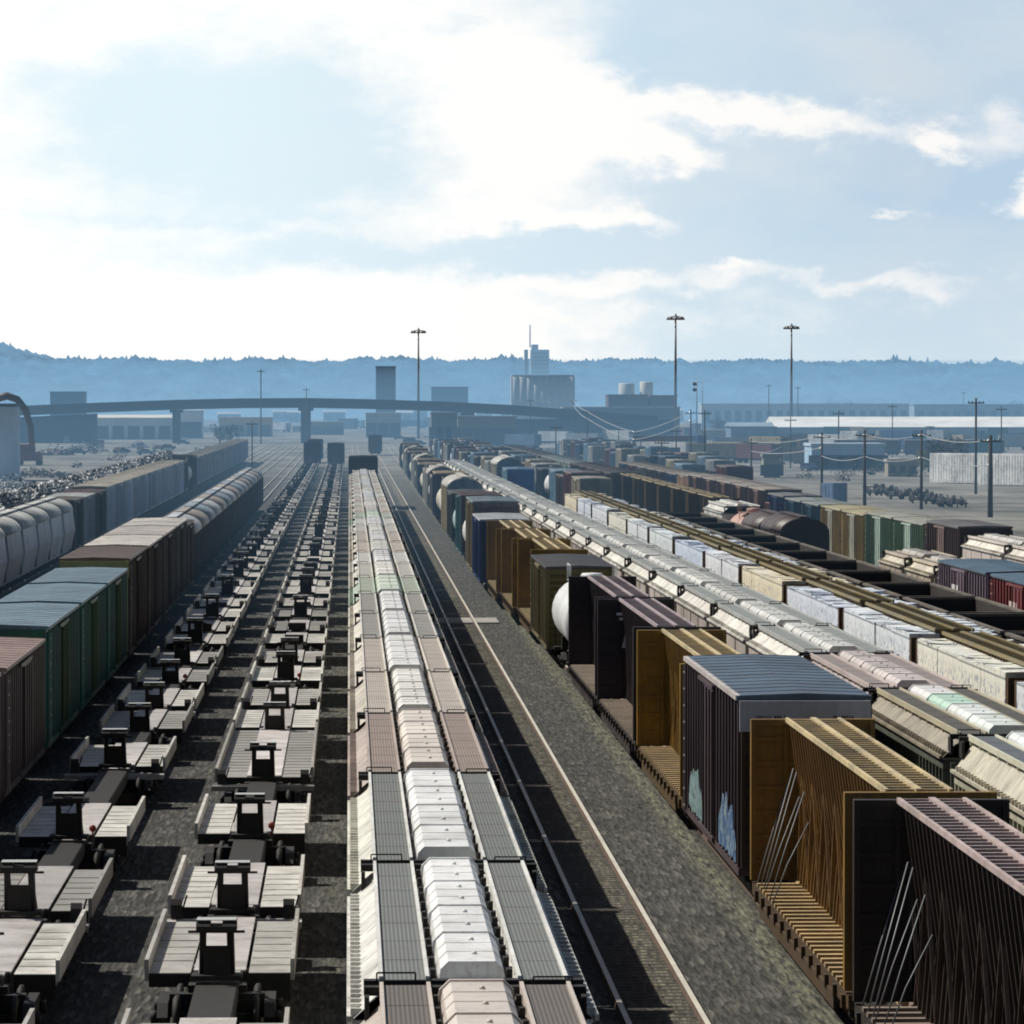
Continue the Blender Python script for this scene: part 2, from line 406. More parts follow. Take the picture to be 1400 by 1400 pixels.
def boxcar(label, loc, L, H, side, roof, end, group, door=None, posts=True, W=1.48, fascia=None, name='boxcar', rz=0, mat='painted steel'):
    t = thing(name, label, 'boxcar', loc, group, rz); Lk = round(L, 1); He = H - .22
    def mk_body():
        b = MB(); b.box(-W, W, .45, Lk - .45, 1.0, He)
        b.box(-W - .06, W + .06, .40, Lk - .40, .85, 1.04); b.box(-.4, .4, .0, Lk, .7, .9)
        if posts:
            n = int(Lk / .95)
            for i in range(n + 1):
                y = .5 + (Lk - 1.14) * i / n
                if abs(y - Lk/2) < 1.75: continue
                for sx in (-1, 1):
                    a, c = sorted((sx * (W - .01), sx * (W + .075))); b.box(a, c, y, y + .14, 1.05, He - .1)
        return b.mesh('boxcar_body', mat)
    part('body', cached(('bb', Lk, H, posts, W, mat), mk_body), t, side)
    def mk_roof():
        b = MB(); b.prism([(-W - .1, He - .02), (-W - .1, He + .08), (0, He + .135), (W + .1, He + .08), (W + .1, He - .02)], .40, Lk - .40)
        n = int(Lk / 1.35)
        for i in range(n + 1):
            y = .44 + (Lk - .98) * i / n
            b.prism([(-W - .07, He + .06), (-W - .05, He + .094), (0, He + .147), (W + .05, He + .094), (W + .07, He + .06)], y, y + .1)
        return b.mesh('boxcar_roof', 'painted steel')
    part('roof', cached(('br', Lk, H, W), mk_roof), t, roof)
    def mk_end():
        b = MB(); b.box(-W + .02, W - .02, .33, .47, 1.05, He - .03)
        n = 11
        for i in range(n):
            z = 1.25 + (He - 1.6) * i / (n - 1); b.xprism([(.34, z - .1), (.27, z), (.34, z + .1)], -W + .12, W - .12)
        for sx in (-1, 1): b.box(sx*(W-.05) - .05, sx*(W-.05) + .05, .28, .46, 1.05, He)
        return b.mesh('boxcar_end', 'painted steel')
    me = cached(('be', H, W), mk_end)
    part('end_wall', me, t, end); part('end_wall', me, t, end, loc=(0, Lk, 0), rz=math.pi)
    def mk_door():
        b = MB(); b.box(W + .005, W + .10, Lk/2 - 1.55, Lk/2 + 1.55, 1.12, He - .22)
        for y in (-1.55, -.5, .5, 1.45): b.box(W + .09, W + .15, Lk/2 + y, Lk/2 + y + .1, 1.15, He - .26)
        b.box(W + .0, W + .14, Lk/2 - 3.2, Lk/2 + 1.7, 1.0, 1.1); b.box(W + .0, W + .14, Lk/2 - 3.2, Lk/2 + 1.7, He - .2, He - .1)
        return b.mesh('boxcar_door', mat)
    me = cached(('bd', Lk, H, W, mat), mk_door)
    part('door', me, t, door or side); part('door', me, t, door or side, loc=(0, Lk, 0), rz=math.pi)
    def mk_lad():
        b = MB()
        for y in (.62, 1.12): b.box(W + .09, W + .13, y, y + .04, .9, He - .15)
        for i in range(9): b.box(W + .09, W + .13, .64, 1.14, 1.05 + i * (He - 1.4) / 8, 1.09 + i * (He - 1.4) / 8)
        return b.mesh('ladder', 'hatch paint')
    me = cached(('bl', H, W), mk_lad)
    lc = tuple(min(.7, v*1.6 + .08) for v in side[:3]) + (1,)
    part('ladder', me, t, lc); part('ladder', me, t, lc, loc=(0, Lk, 0), rz=math.pi)
    if fascia:
        b = MB(); b.box(-W - .05, W + .05, .18, .27, He - .75, He - .02)
        part('end_fascia', b.mesh('end_fascia', 'clean paint'), t, fascia)
    bogies(t, Lk); coupler(t, Lk)
    return t

def centerbeam(label, loc, L, paint, chord, deckc, group, straps=True, H=4.8, bulk=None, BH=None):
    BH = BH or H
    t = thing('centerbeam_flatcar', label, 'flatcar', loc, group); Lk = round(L, 1)
    def mk_deck():
        b = MB(); b.cur = 1; b.box(-1.23, 1.23, .4, Lk - .4, .72, .76); b.cur = 0  # dark plate under the slats paints the shade in their gaps
        b.box(-.35, .35, 0, Lk, .77, 1.04)
        n = int(Lk / .8)
        for i in range(n):
            y = .75 + (Lk - 1.6) * i / n; b.box(-1.36, 1.36, y, y + .22, 1.06, 1.14)
        return b.mesh('flatcar_deck', ['deck steel', 'bogie steel'])
    def mk_sill():
        b = MB(); b.box(-1.36, -1.22, .1, Lk - .1, .78, 1.055); b.box(-1.40, -1.34, 2.5, Lk - 2.5, .5, .80)
        for i in range(int(Lk / 1.6)): b.box(-1.44, -1.36, .6 + i * 1.6, .78 + i * 1.6, .75, 1.0)
        return b.mesh('side_sill', 'dirty steel')
    for k in (0, 1): part('side_sill', cached(('cl', Lk), mk_sill), t, tuple(v * .3 for v in paint[:3]) + (1,), loc=(0, Lk if k else 0, 0), rz=math.pi * k)
    part('deck', cached(('cd', Lk), mk_deck), t, deckc)
    def mk_bulk():
        b = MB(); b.box(-1.38, 1.38, .30, .48, 1.11, BH - .02)
        b.box(-1.42, 1.42, .26, .52, BH - .14, BH)
        for sx in (-1, 1): b.box(sx*1.36 - .06, sx*1.36 + .06, .24, .54, 1.12, BH - .01)
        for i in range(6):
            z = 1.5 + i * (BH - 2) / 5; b.box(-1.3, 1.3, .47, .53, z, z + .1); b.box(-1.3, 1.3, .25, .31, z, z + .1)
        for x in (-.62, .62): b.box(x - .05, x + .05, .49, .55, 1.2, BH - .2)
        return b.mesh('bulkhead', 'painted steel')
    me = cached(('ck', BH), mk_bulk)
    bulk = bulk or paint
    part('bulkhead', me, t, bulk); part('bulkhead', me, t, bulk, loc=(0, Lk, 0), rz=math.pi)
    def mk_beam():
        b = MB(); y0, y1 = .56, Lk - .56
        b.box(-.06, .06, y0, y1, 1.15, H - .2)
        for i in range(int(Lk / .62)):
            y = y0 + .1 + i * .62
            if y > y1 - .2: break
            for sx in (-1, 1):
                b.add([(sx*.06, y, 1.15), (sx*.42, y, 1.15), (sx*.30, y, 2.6), (sx*.58, y, H - .1), (sx*.06, y, H - .1),
                       (sx*.06, y + .09, 1.15), (sx*.42, y + .09, 1.15), (sx*.30, y + .09, 2.6), (sx*.58, y + .09, H - .1), (sx*.06, y + .09, H - .1)],
                      [(0,1,2,3,4), (9,8,7,6,5), (0,5,6,1), (1,6,7,2), (2,7,8,3), (3,8,9,4)])
        for i in range(int(Lk / 2.48)):
            y = y0 + .2 + i * 2.48
            for sx in (-1, 1):
                b.bar((sx*.38, y, 1.3), (sx*.40, min(y1, y + 1.24), 3.7), .07); b.bar((sx*.38, min(y1, y + 2.48), 1.3), (sx*.40, min(y1, y + 1.24), 3.7), .07)
        return b.mesh('center_beam', 'painted steel')
    part('center_beam', cached(('cm', Lk, H), mk_beam), t, paint)
    def mk_chord():
        b = MB(); y0, y1 = .50, Lk - .50
        for x in (-.64, .56): b.box(x, x + .07, y0, y1, H - .06, H + .045)
        b.box(-.06, .06, y0, y1, H - .02, H + .05)
        i = 0
        while y0 + .3 + i * .62 < y1:
            y = y0 + .3 + i * .62; b.box(-.55, .55, y, y + .08, H - .06, H + .02); i += 1
        return b.mesh('top_chord', 'deck steel')
    part('top_chord', cached(('cc', Lk, H), mk_chord), t, chord)
    if straps:
        rr = random.Random(5)
        for i in range(7):
            y = Lk - 1.0 - (i % 7) * .8 - rr.random() * .5; k = rr.random(); sx = -1 if i < 6 else 1
            b = MB(); b.tube([(sx*1.34, y, 1.15), (sx*1.0, y + .3 + .2*k, 1.9 + .3*k), (sx*.52, y + .45 + .5*k, 2.7 + 1.1 * k)], .016, 5)
            part('tie_down_cable', b.mesh('tie_down_cable', 'galvanised steel'), t)
    bogies(t, Lk, 2.2); coupler(t, Lk)
    return t

def tankcar(label, loc, L, col, group, r=1.5, band=None):
    t = thing('tank_car', label, 'tank car', loc, group); Lk = round(L, 1); zc = 1.15 + r + .1
    def mk():
        b = MB(); h = [(.55 + .62 * (1 - math.cos(a)), r * math.sin(a)) for a in (.05, .35, .65, .95, 1.25, math.pi/2)]
        b.lathe(h + [(Lk - p, q) for p, q in reversed(h)], (0, 0, zc), 'y', 28)
        return b.mesh('tank_shell', 'clean paint')
    part('shell', cached(('ts', Lk, r), mk), t, col)
    def mk2():
        b = MB(); b.box(-.45, .45, .05, Lk - .05, .8, 1.1); b.box(-1.4, 1.4, .1, .9, 1.0, 1.1); b.box(-1.4, 1.4, Lk - .9, Lk - .1, 1.0, 1.1)
        for y in (2.0, Lk - 2.0): b.box(-1.1, 1.1, y - .25, y + .25, 1.05, zc - r * .75)
        for y in (.2, Lk - .2):
            for x in (-1.3, 1.3): b.bar((x, y, 1.1), (x, y, 2.2), .05)
            b.bar((-1.3, y, 2.2), (1.3, y, 2.2), .05)
        return b.mesh('tank_underframe', 'bogie steel')
    part('underframe', cached(('tu', Lk, r), mk2), t)
    def mk3():
        b = MB(); b.lathe([(-.1, .5), (.3, .5), (.38, .42), (.4, .1)], (0, Lk/2, zc + r), 'z', 16)
        b.box(-1.0, 1.0, Lk/2 - 1.5, Lk/2 + 1.5, zc + r + .02, zc + r + .07)
        for x in (-1, 1):
            b.bar((x, Lk/2 - 1.5, zc + r + .75), (x, Lk/2 + 1.5, zc + r + .75), .05)
            for y in (-1.5, 0, 1.5): b.bar((x, Lk/2 + y, zc + r), (x, Lk/2 + y, zc + r + .75), .05)
            b.bar((x, Lk/2, 1.1), (x, Lk/2, zc + r), .06)
        return b.mesh('tank_dome', 'dirty steel')
    part('manway', cached(('tm', Lk, r), mk3), t, col)
    bogies(t, Lk); coupler(t, Lk)
    return t

def barrel(label, loc, L, H, side, roof, end, group, name='covered_hopper', cat='hopper car', panels=1, W=1.52, bulge=.0, rz=0, mat='painted steel'):
    """round roofed car: auto rack or bulging hopper"""
    t = thing(name, label, cat, loc, group, rz); Lk = round(L, 1); ze = H - .95
    def mk():
        b = MB()
        pr = [(-W + .12, 1.0), (-W - bulge, 1.0 + (ze - 1) * .5), (-W, ze)]
        pr = pr + [(W, ze), (W + bulge, 1.0 + (ze - 1) * .5), (W - .12, 1.0)]
        for k in range(panels):
            a, c = .5 + (Lk - 1) * k / panels + .06, .5 + (Lk - 1) * (k + 1) / panels - .06
            b.prism(pr, a, c)
        b.box(-W + .15, W - .15, .5, Lk - .5, 1.1, ze - .05); b.box(-1.2, 1.2, .1, Lk - .1, .8, .98)
        if bulge == 0:
            n = int(Lk / 1.9)
            for i in range(n + 1):
                y = .5 + (Lk - 1.12) * i / n; b.box(-W - .06, W + .06, y, y + .12, 1.0, ze - .02)
        return b.mesh('barrel_body', mat)
    part('body', cached(('ab', Lk, H, panels, bulge, W, mat), mk), t, side)
    def mk2():
        b = MB(); arc = [(-(W + .04) * math.cos(a), ze + .01 + (H - ze) * math.sin(a)) for a in [math.pi * k / 14 for k in range(15)]]
        b.prism(arc, .45, Lk - .45, True)
        n = int(Lk / 2.6)
        for i in range(n + 1):
            y = .5 + (Lk - 1.1) * i / n; b.prism([(x * 1.006, z + .01) for x, z in arc], y, y + .09)
        b.box(-.3, .3, .5, Lk - .5, H + .05, H + .12)
        return b.mesh('barrel_roof', 'painted steel')
    part('roof', cached(('ar', Lk, H, W), mk2), t, roof)
    def mk3():
        b = MB(); arc = [(-(W - .06) * math.cos(a), ze + (H - ze - .06) * math.sin(a)) for a in [math.pi * k / 10 for k in range(11)]]
        b.prism([(-W + .06, 1.05)] + arc + [(W - .06, 1.05)], .36, .52)
        for x in (-W*.5, 0, W*.5): b.box(x - .05, x + .05, .30, .40, 1.1, ze)
        return b.mesh('barrel_end', 'painted steel')
    me = cached(('ae', H, W), mk3)
    part('end_wall', me, t, end); part('end_wall', me, t, end, loc=(0, Lk, 0), rz=math.pi)
    bogies(t, Lk); coupler(t, Lk)
    return t

def gondola(label, loc, L, H, col, group, inner=None):
    t = thing('open_gondola', label, 'gondola', loc, group); Lk = round(L, 1)
    def mk():
        b = MB(); W = 1.5
        b.box(-W, -W + .1, .3, Lk - .3, .9, H); b.box(W - .1, W, .3, Lk - .3, .9, H)
        b.box(-W + .1, W - .1, .3, .42, .95, H - .03); b.box(-W + .1, W - .1, Lk - .42, Lk - .3, .95, H - .03)
        b.box(-W + .1, W - .1, .42, Lk - .42, .95, 1.05); b.box(-.4, .4, 0, Lk, .7, .9)
        n = 14
        for i in range(n + 1):
            y = .32 + (Lk - .76) * i / n
            b.box(-W - .09, -W - .0, y, y + .12, .95, H - .12); b.box(W, W + .09, y, y + .12, .95, H - .12)
        return b.mesh('gondola_body', 'dirty steel')
    part('body', cached(('gb', Lk, H), mk), t, col)
    def mk2():
        b = MB(); W = 1.5
        for a, c in ((-W - .06, -W + .12), (W - .12, W + .06)): b.box(a, c, .27, Lk - .27, H + .0, H + .09)
        for a, c in ((.27, .44), (Lk - .44, Lk - .27)): b.box(-W + .12, W - .12, a, c, H - .03, H + .08)
        return b.mesh('gondola_rim', 'dirty steel')
    part('rim', cached(('gr2', Lk, H), mk2), t, inner or tuple(v * 1.8 for v in col[:3]) + (1,))
    bogies(t, Lk); coupler(t, Lk)
    return t

def spinecar(label, loc, gap, group, pan_col, sill_col, up=True, full=False, beam=True, hw=True):
    """skeleton trailer car: centre sill, two trailer wheel pans with kerbs, a folding hitch, an end beam"""
    t = thing('spine_car', label, 'flatcar', loc, group); P = min(9.8, round(gap * (.54, .62, .70)[int(loc[1]) % 3], 1)) if loc[1] > 165 else 9.2; g = round(gap, 1)
    if full: P = round(g - 1.6, 1)
    def mk_sill():
        b = MB(); b.cur = 1; b.box(-.40, .40, -1.5, g - 1.62, .75, 1.08); b.box(-.38, .38, P + .4, g - 1.66, 1.08, 1.10); b.cur = 0; b.box(-.40, .40, -1.45, .0, 1.081, 1.11); b.box(-.50, .50, .01, P + .39, 1.081, 1.12); b.cur = 1  # top pale where lit between the pans, near-black steel elsewhere as painted shade
        b.box(-.55, .55, -1.6, -1.1, .7, 1.02); b.box(-.14, .14, g - 1.62, g - 1.5, .75, .95)
        return b.mesh('center_sill', ['deck steel', 'bogie steel'])
    part('center_sill', cached(('ss', g, P), mk_sill), t, sill_col)
    def mk_pan():
        b = MB(); x0 = .56 if not full else .49
        b.box(x0, 1.36, 0, P, 1.0, 1.07)
        b.box(1.36, 1.44, -.05, P + .1, .93, 1.34); b.cur = 1; b.box(x0, 1.36, -.06, -.005, .55, 1.06); b.box(x0, 1.36, P + .005, P + .06, .8, 1.06); b.cur = 0
        for i in range(1, int(P / 1.2)): b.box(x0 + .02, 1.35, i * 1.2, i * 1.2 + .05, 1.07, 1.085)
        b.box(.35, 1.3, 1.2, 1.5, .7, .99); b.box(.35, 1.3, P - 1.6, P - 1.3, .7, .99)
        return b.mesh('wheel_pan', ['deck steel', 'bogie steel'])
    me = cached(('sp', P, full), mk_pan)
    part('wheel_pan', me, t, pan_col); part('wheel_pan', me, t, pan_col, loc=(0, P, 0), rz=math.pi)
    def mk_hitch():
        b = MB()
        for sx in (-1, 1): b.bar((sx*.29, -.75, 1.1), (sx*.27, -1.0, 2.15), .13, .2); b.bar((sx*.28, .35, 1.1), (sx*.25, -.85, 2.05), .08)
        b.box(-.27, .27, -1.0, -.92, 1.15, 1.8); b.box(-.26, .26, -.86, -.78, 1.12, 1.5)
        b.box(-.40, .40, -1.25, -.62, 2.12, 2.22)
        b.xprism([(-1.25, 2.22), (-.62, 2.22), (-.7, 2.33), (-1.15, 2.33)], -.40, -.12); b.xprism([(-1.25, 2.22), (-.62, 2.22), (-.7, 2.33), (-1.15, 2.33)], .12, .40)
        b.bar((-.56, -1.1, 2.1), (.56, -1.1, 2.1), .05)
        b.box(-.5, .5, -1.15, -.55, 1.12, 1.22)
        return b.mesh('trailer_hitch', 'bogie steel')
    def mk_low():
        b = MB(); b.box(-.36, .36, -.9, 1.3, 1.12, 1.27); b.box(-.44, .44, -1.3, -.7, 1.13, 1.4); b.box(-.44, .44, -1.25, -.75, 1.40, 1.5)
        return b.mesh('trailer_hitch_folded', 'bogie steel')
    hy = -.85 - .3 * ((loc[1] * 7) % 1); ho = part('hitch', cached('hitch', mk_hitch) if up else cached('hitchlow', mk_low), t, loc=(0, hy, .12)); ho.scale = (.95, 1, (.90, .82, .94)[int(loc[1]) % 3])
    def mk_plate():
        b = MB(); b.box(-.39, .39, -1.18, -.68, 2.332, 2.345)
        return b.mesh('hitch_plate', 'hatch paint')
    if up and loc[1] < 400: part('hitch_plate', cached('hplate', mk_plate), t, rgb(185, 190, 190), loc=(0, hy, .12)).scale = (.95, 1, (.90, .82, .94)[int(loc[1]) % 3])
    if beam:
        def mk_beam():
            b = MB(); b.box(-1.48, 1.48, -2.5, -2.36, .86, 1.0); b.box(-1.48, 1.48, -1.9, -1.78, .92, 1.0)
            for x in (-1.48, 1.2): b.box(x, x + .28, -2.36, -1.9, .92, .99)
            b.box(-.35, .35, -2.05, -1.6, .75, 1.06)
            return b.mesh('end_beam', 'deck steel')
        part('end_beam', cached('ebeam', mk_beam), t, tuple(v * .8 for v in pan_col[:3]) + (1,))
        def mk_w():
            b = MB(); b.xprism([(-1.9, 1.02), (-1.6, 1.02), (-1.66, 1.3), (-1.75, 1.42), (-1.84, 1.3)], -.12, .12)
            b.bar((.1, -1.72, 1.1), (.22, -1.72, 1.5), .04)
            return b.mesh('winch_post', 'bogie steel')
        for sx in (-1.2, 1.2): part('winch_post', cached('winch', mk_w), t, loc=(sx, 0, 0))
    if hw:
        def mk_hw():
            b = MB(); b.lathe([(-.02, .09), (.02, .09)], (.52, -.35, 1.30), 'y', 12); b.bar((.52, -.34, 1.05), (.52, -.34, 1.30), .04)
            return b.mesh('hand_wheel', 'clean paint')
        part('hand_wheel', cached('hw', mk_hw), t, (.30, .03, .025, 1))
    part('bogie', cached('bogie', bogie_mesh), t, loc=(0, -1.6, -.06))
    return t

# ------------------------------------------------------------------ ground and tracks
b = MB()
b.add([(-4000, 20, 0), (4000, 20, 0), (4000, 6500, 0), (-4000, 6500, 0)], [(0, 1, 2, 3)])
solo('ground', b.mesh('ground', 'yard gravel'), None, None, kind='structure')

def track(xs, ties=True, y1=1250, y0=60, tl=.95, tr=.85):
    """xs: list of (y, x); a track of ties and two rails"""
    if ties:
        b = MB(); y = y0; rr = random.Random(int(xs[0][1] * 10))
        while y < min(y1, 560):
            x = interp(xs, y); j = rr.uniform(-.07, .07); h = rr.uniform(.002, .010)
            b.box(x - tl + j, x + tr + j, y - .12, y + .12, -.05, h); y += .56 * (1 if y < 300 else 2)
        solo('track_ties', b.mesh('track_ties', 'timber tie'), None, None, kind='structure')
    for s in (-.755, .755):
        b = MB(); pts = [p for p in xs]
        for (ya, xa), (yb, xb) in zip(pts, pts[1:]):
            b.cur = 0
            b.add([(xa+s-.055, ya, .155), (xa+s+.055, ya, .155), (xb+s+.055, yb, .155), (xb+s-.055, yb, .155)], [(0,1,2,3)])
            b.cur = 1
            b.add([(xa+s-.055, ya, .155), (xa+s+.055, ya, .155), (xb+s+.055, yb, .155), (xb+s-.055, yb, .155), (xa+s-.085, ya, .03), (xa+s+.085, ya, .03), (xb+s+.085, yb, .03), (xb+s-.085, yb, .03)], [(4,0,3,7), (1,5,6,2), (0,4,5,1)])
        solo('track_rail', b.mesh('track_rail', ['rail head', 'rail web']), None, None, kind='structure')
def interp(xs, y):
    if y <= xs[0][0]: return xs[0][1]
    for (ya, xa), (yb, xb) in zip(xs, xs[1:]):
        if y <= yb: return xa + (xb - xa) * (y - ya) / (yb - ya)
    return xs[-1][1]
def straight(x): return [(40, x), (1400, x)]
X0, X1, X4, X5, X6, X7 = 1.6, 6.1, 19.2, 24.0, 28.8, 36.1
T2L = [(40, 10.6), (235, 10.6), (310, 9.7), (420, 9.9), (700, 10.4), (1400, 11.5)]
T3L = [(40, 14.9), (200, 14.9), (360, 14.25), (700, 13.8), (1400, 15)]
XL1, XL2, XL3, XL4, XL5 = -2.5, -7.0, -11.3, -22.6, -27.2
def X2(d): return interp(T2L, d)
def X3(d): return interp(T3L, d)
for xs, ties in ((straight(X0), False), (straight(X1), True), (T2L, True), (T3L, False), (straight(X4), False), (straight(X5), True), (straight(X6), False), (straight(X7), False),
                 (straight(32.4), True), (straight(XL1), True), (straight(XL2), True), (straight(XL3), False), (straight(-15.6), False), (straight(-19.0), False), (straight(XL4), False), (straight(XL5), False)):
    track(xs, ties)
# service path crossing the open track
b = MB(); b.box(3.4, 8.2, 264, 270, -.05, .07)
solo('path', b.mesh('path', 'concrete'), None, None, kind='structure')

# ------------------------------------------------------------------ central hopper train
WHITE, GREY = rgb(228, 226, 218), rgb(138, 146, 142)
sty = [  # description, body, grating, hatch, rail, number of hatches
    ('pinkish covered hopper with brown walkways', rgb(192, 180, 170), rgb(112, 105, 99), rgb(212, 202, 194), None, 5),
    ('white covered hopper with grey ribbed walkways', WHITE, rgb(126, 130, 128), rgb(240, 241, 241), rgb(235, 235, 230), 4),
    ('clean white covered hopper with grey walkways', rgb(226, 224, 210), rgb(120, 124, 121), rgb(241, 242, 242), rgb(238, 238, 232), 4),
    ('dusty rose covered hopper', rgb(184, 168, 158), rgb(158, 142, 132), rgb(228, 218, 208), rgb(186, 168, 158), 4),
    ('beige covered hopper with buff walkways', rgb(200, 192, 178), rgb(196, 186, 176), rgb(240, 238, 232), None, 5),
    ('off-white covered hopper with taupe walkways', rgb(214, 206, 194), rgb(190, 180, 170), rgb(244, 244, 242), None, 5),
    ('cream covered hopper with dark walkways', rgb(222, 216, 202), rgb(160, 158, 152), rgb(248, 248, 248), rgb(225, 222, 215), 5),
    ('pale covered hopper with stone walkways', rgb(208, 204, 192), rgb(196, 194, 186), rgb(246, 244, 238), None, 4),
    ('greenish grey covered hopper', rgb(176, 190, 174), rgb(176, 184, 170), rgb(222, 234, 218), None, 4),
    ('white-ended covered hopper with silver walkways', rgb(224, 222, 214), rgb(206, 206, 200), rgb(250, 250, 250), None, 5)]
gaps = [43.5, 61.9, 78.3, 97.2, 116.1, 134.0, 153.4, 171.5]
while gaps[-1] < 545: gaps.append(gaps[-1] + 17.8)
order = [0, 1, 2, 3, 4, 5, 6, 6, 8, 7, 9, 4, 5, 7, 9, 8, 4, 7, 5, 9, 7, 4, 9, 5, 7, 4, 9, 5, 7, 4]
for i, (a, c) in enumerate(zip(gaps, gaps[1:])):
    d, bc, gc, hc, rc, nh = sty[order[i % len(order)]]
    hopper('covered_hopper', f'{d}, {nth(i+1)} car up the central hopper train', (X0, a + .05, 0), c - a - .1, bc, gc, hc,
           'covered hoppers of the central train', nh=nh, rail=rc, roof=bc, hatch_w=[.46, .44, .5][i % 3])
boxcar('tall dark brown boxcar behind the end of the central hopper train', (X0, gaps[-1] + 6, 0), 20, 6.1, rgb(52, 40, 44), rgb(64, 54, 58), rgb(36, 28, 32), None, W=1.55)
boxcar('small dark brown boxcar far up the open track', (X1, 1130, 0), 17.5, 4.9, rgb(70, 52, 46), rgb(90, 80, 78), rgb(66, 46, 40), None)
boxcar('navy blue boxcar at the far end of the outer spine cars', (XL2, 905, 0), 17.5, 5.0, rgb(36, 44, 70), rgb(60, 66, 86), rgb(34, 40, 66), None)
boxcar('dark slate boxcar with tan roof behind the navy one', (XL2, 985, 0), 17.5, 5.0, rgb(44, 52, 70), rgb(150, 130, 110), rgb(40, 46, 62), None)
boxcar('dark boxcar at the far end of the inner spine cars', (XL1, 900, 0), 17.5, 4.9, rgb(38, 46, 64), rgb(80, 84, 92), rgb(36, 42, 58), None)

# ------------------------------------------------------------------ two strings of spine cars
def spine_row(X, starts, row, end, seed):
    rr = random.Random(seed); d = list(starts); k = 0
    while d[-1] < end: d.append(d[-1] + (12.2, 15.6, 13.4, 16.8)[k % 4]); k += 1
    for i, (a, c) in enumerate(zip(d, d[1:])):
        full = (X == XL1 and i == 4) or (i > 8 and i % 9 == 4)
        up = not (i > 6 and rr.random() < .42)
        tone = rr.choice((.70, .82, .92, 1.0, 1.0))
        pc = rgb(212 * tone, 209 * tone, 202 * tone); t2 = rr.uniform(.8, 1.0); sc = rgb(216 * t2, 210 * t2, 208 * t2)
        desc = 'full width spine car deck' if full else ('empty spine car with raised dark hitch' if up else 'empty spine car with folded hitch')
        spinecar(f'{desc}, {nth(i+1)} platform up the {row} string', (X, a, 0), c - a, f'spine cars of the {row} string', pc, sc, up, full, beam=(i % 2 == 0), hw=(a < 330 and i in (3, 7)))
spine_row(XL1, [76, 92.8, 105, 123, 141.6, 163.5], 'inner spine car', 880, 3)
spine_row(XL2, [76, 92.7, 104.3, 122.3, 146.0, 163.0], 'outer spine car', 890, 4)

# ------------------------------------------------------------------ boxcar train beyond the spine cars
BR = rgb(66, 50, 48); G3 = 'cars of the boxcar train'
i3 = [0]
def l3(desc, kind, a, c, **kw):
    i3[0] += 1
    lab = f'{desc}, {nth(i3[0])} car along the boxcar train'
    if kind == 'box': boxcar(lab, (XL3, a, 0), c - a, group=G3, **kw)
    else: barrel(lab, (XL3, a, 0), c - a, group=G3, **kw)
PUR = rgb(104, 90, 92)
l3('weathered mauve boxcar with rust stained roof', 'box', 118, 135.6, H=4.65, side=PUR, roof=rgb(150, 128, 124), end=PUR)
l3('weathered mauve boxcar with pale corner posts', 'box', 137, 155.2, H=4.65, side=PUR, roof=rgb(156, 132, 126), end=PUR)
for a in (156.3, 175.4, 194.5):
    l3('green boxcar with dull blue-green roof', 'box', a, a + 18.3, H=4.95, side=rgb(32, 98, 94), roof=rgb(122, 148, 164), end=rgb(44, 110, 92), door=rgb(44, 84, 52))
l3('tall brown boxcar with yellow-green end top', 'box', 214.2, 232.6, H=5.3, side=rgb(60, 46, 50), roof=rgb(110, 96, 92), end=rgb(150, 150, 110), fascia=rgb(168, 160, 116))
for k, a in enumerate((234.2, 253.2, 272.2)):
    l3('tall dark brown boxcar with pale grey roof', 'box', a, a + 18.4, H=5.3, side=rgb(52, 40, 42), roof=(rgb(228, 222, 214, 1), rgb(214, 206, 200, 1), rgb(226, 220, 212, 1))[k], end=rgb(60, 46, 44))
l3('rusty brown boxcar with low roof', 'box', 291.5, 304, H=4.9, side=rgb(60, 44, 40), roof=rgb(86, 70, 66), end=rgb(60, 44, 40))
a = 306; k = 0
while a < 545:
    l3(('round topped hopper with silver grey roof', 'round topped hopper with sandy roof', 'round topped hopper with bluish roof')[k % 3], 'bar', a, a + 15.2, H=4.75,
       side=rgb(66, 66, 74), roof=(rgb(196, 200, 204), rgb(176, 166, 156), rgb(150, 166, 178))[k % 3], end=rgb(120, 116, 108)); a += 16.2; k += 1

# ------------------------------------------------------------------ pale train and scrap train on the far side
G4 = 'cars of the pale train'; n4 = 0
a = 283
for k in range(6):
    n4 += 1; tone = (1, .82, .95, .9, 1, .97)[k]
    barrel(f'grey hopper with bulging panel side, {nth(n4)} car along the pale train', (XL4, a, 0), 13.8, 4.85, rgb(226*tone, 236*tone, 246*tone, 1), rgb(216, 216, 210), rgb(70, 70, 72), G4, panels=2, bulge=.16, mat='clean paint'); a += 14.6
for desc, sd, rf, L in (('olive brown boxcar', rgb(84, 80, 66), rgb(120, 110, 96), 13), ('white boxcar with narrow end', rgb(196, 202, 204), rgb(216, 216, 212), 17), ('maroon boxcar', rgb(84, 50, 44), rgb(110, 84, 78), 17)):
    n4 += 1; boxcar(f'{desc}, {nth(n4)} car along the pale train', (XL4, a, 0), L, 4.8, sd, rf, sd, G4); a += L + .9
for k in range(11):
    n4 += 1; tone = (1, .9, 1.03, .95)[k % 4]
    boxcar(f'pale blue-grey boxcar, {nth(n4)} car along the pale train', (XL4, a, 0), 17.0, 5.0, rgb(222*tone, 236*tone, 250*tone, 1), rgb(216, 208, 192), rgb(120, 110, 90), G4, mat='clean paint'); a += 17.9
n4 += 1; boxcar(f'olive brown boxcar, {nth(n4)} car along the pale train', (XL4, a, 0), 17, 4.9, rgb(88, 76, 56), rgb(112, 96, 78), rgb(86, 72, 50), G4); a += 17.9
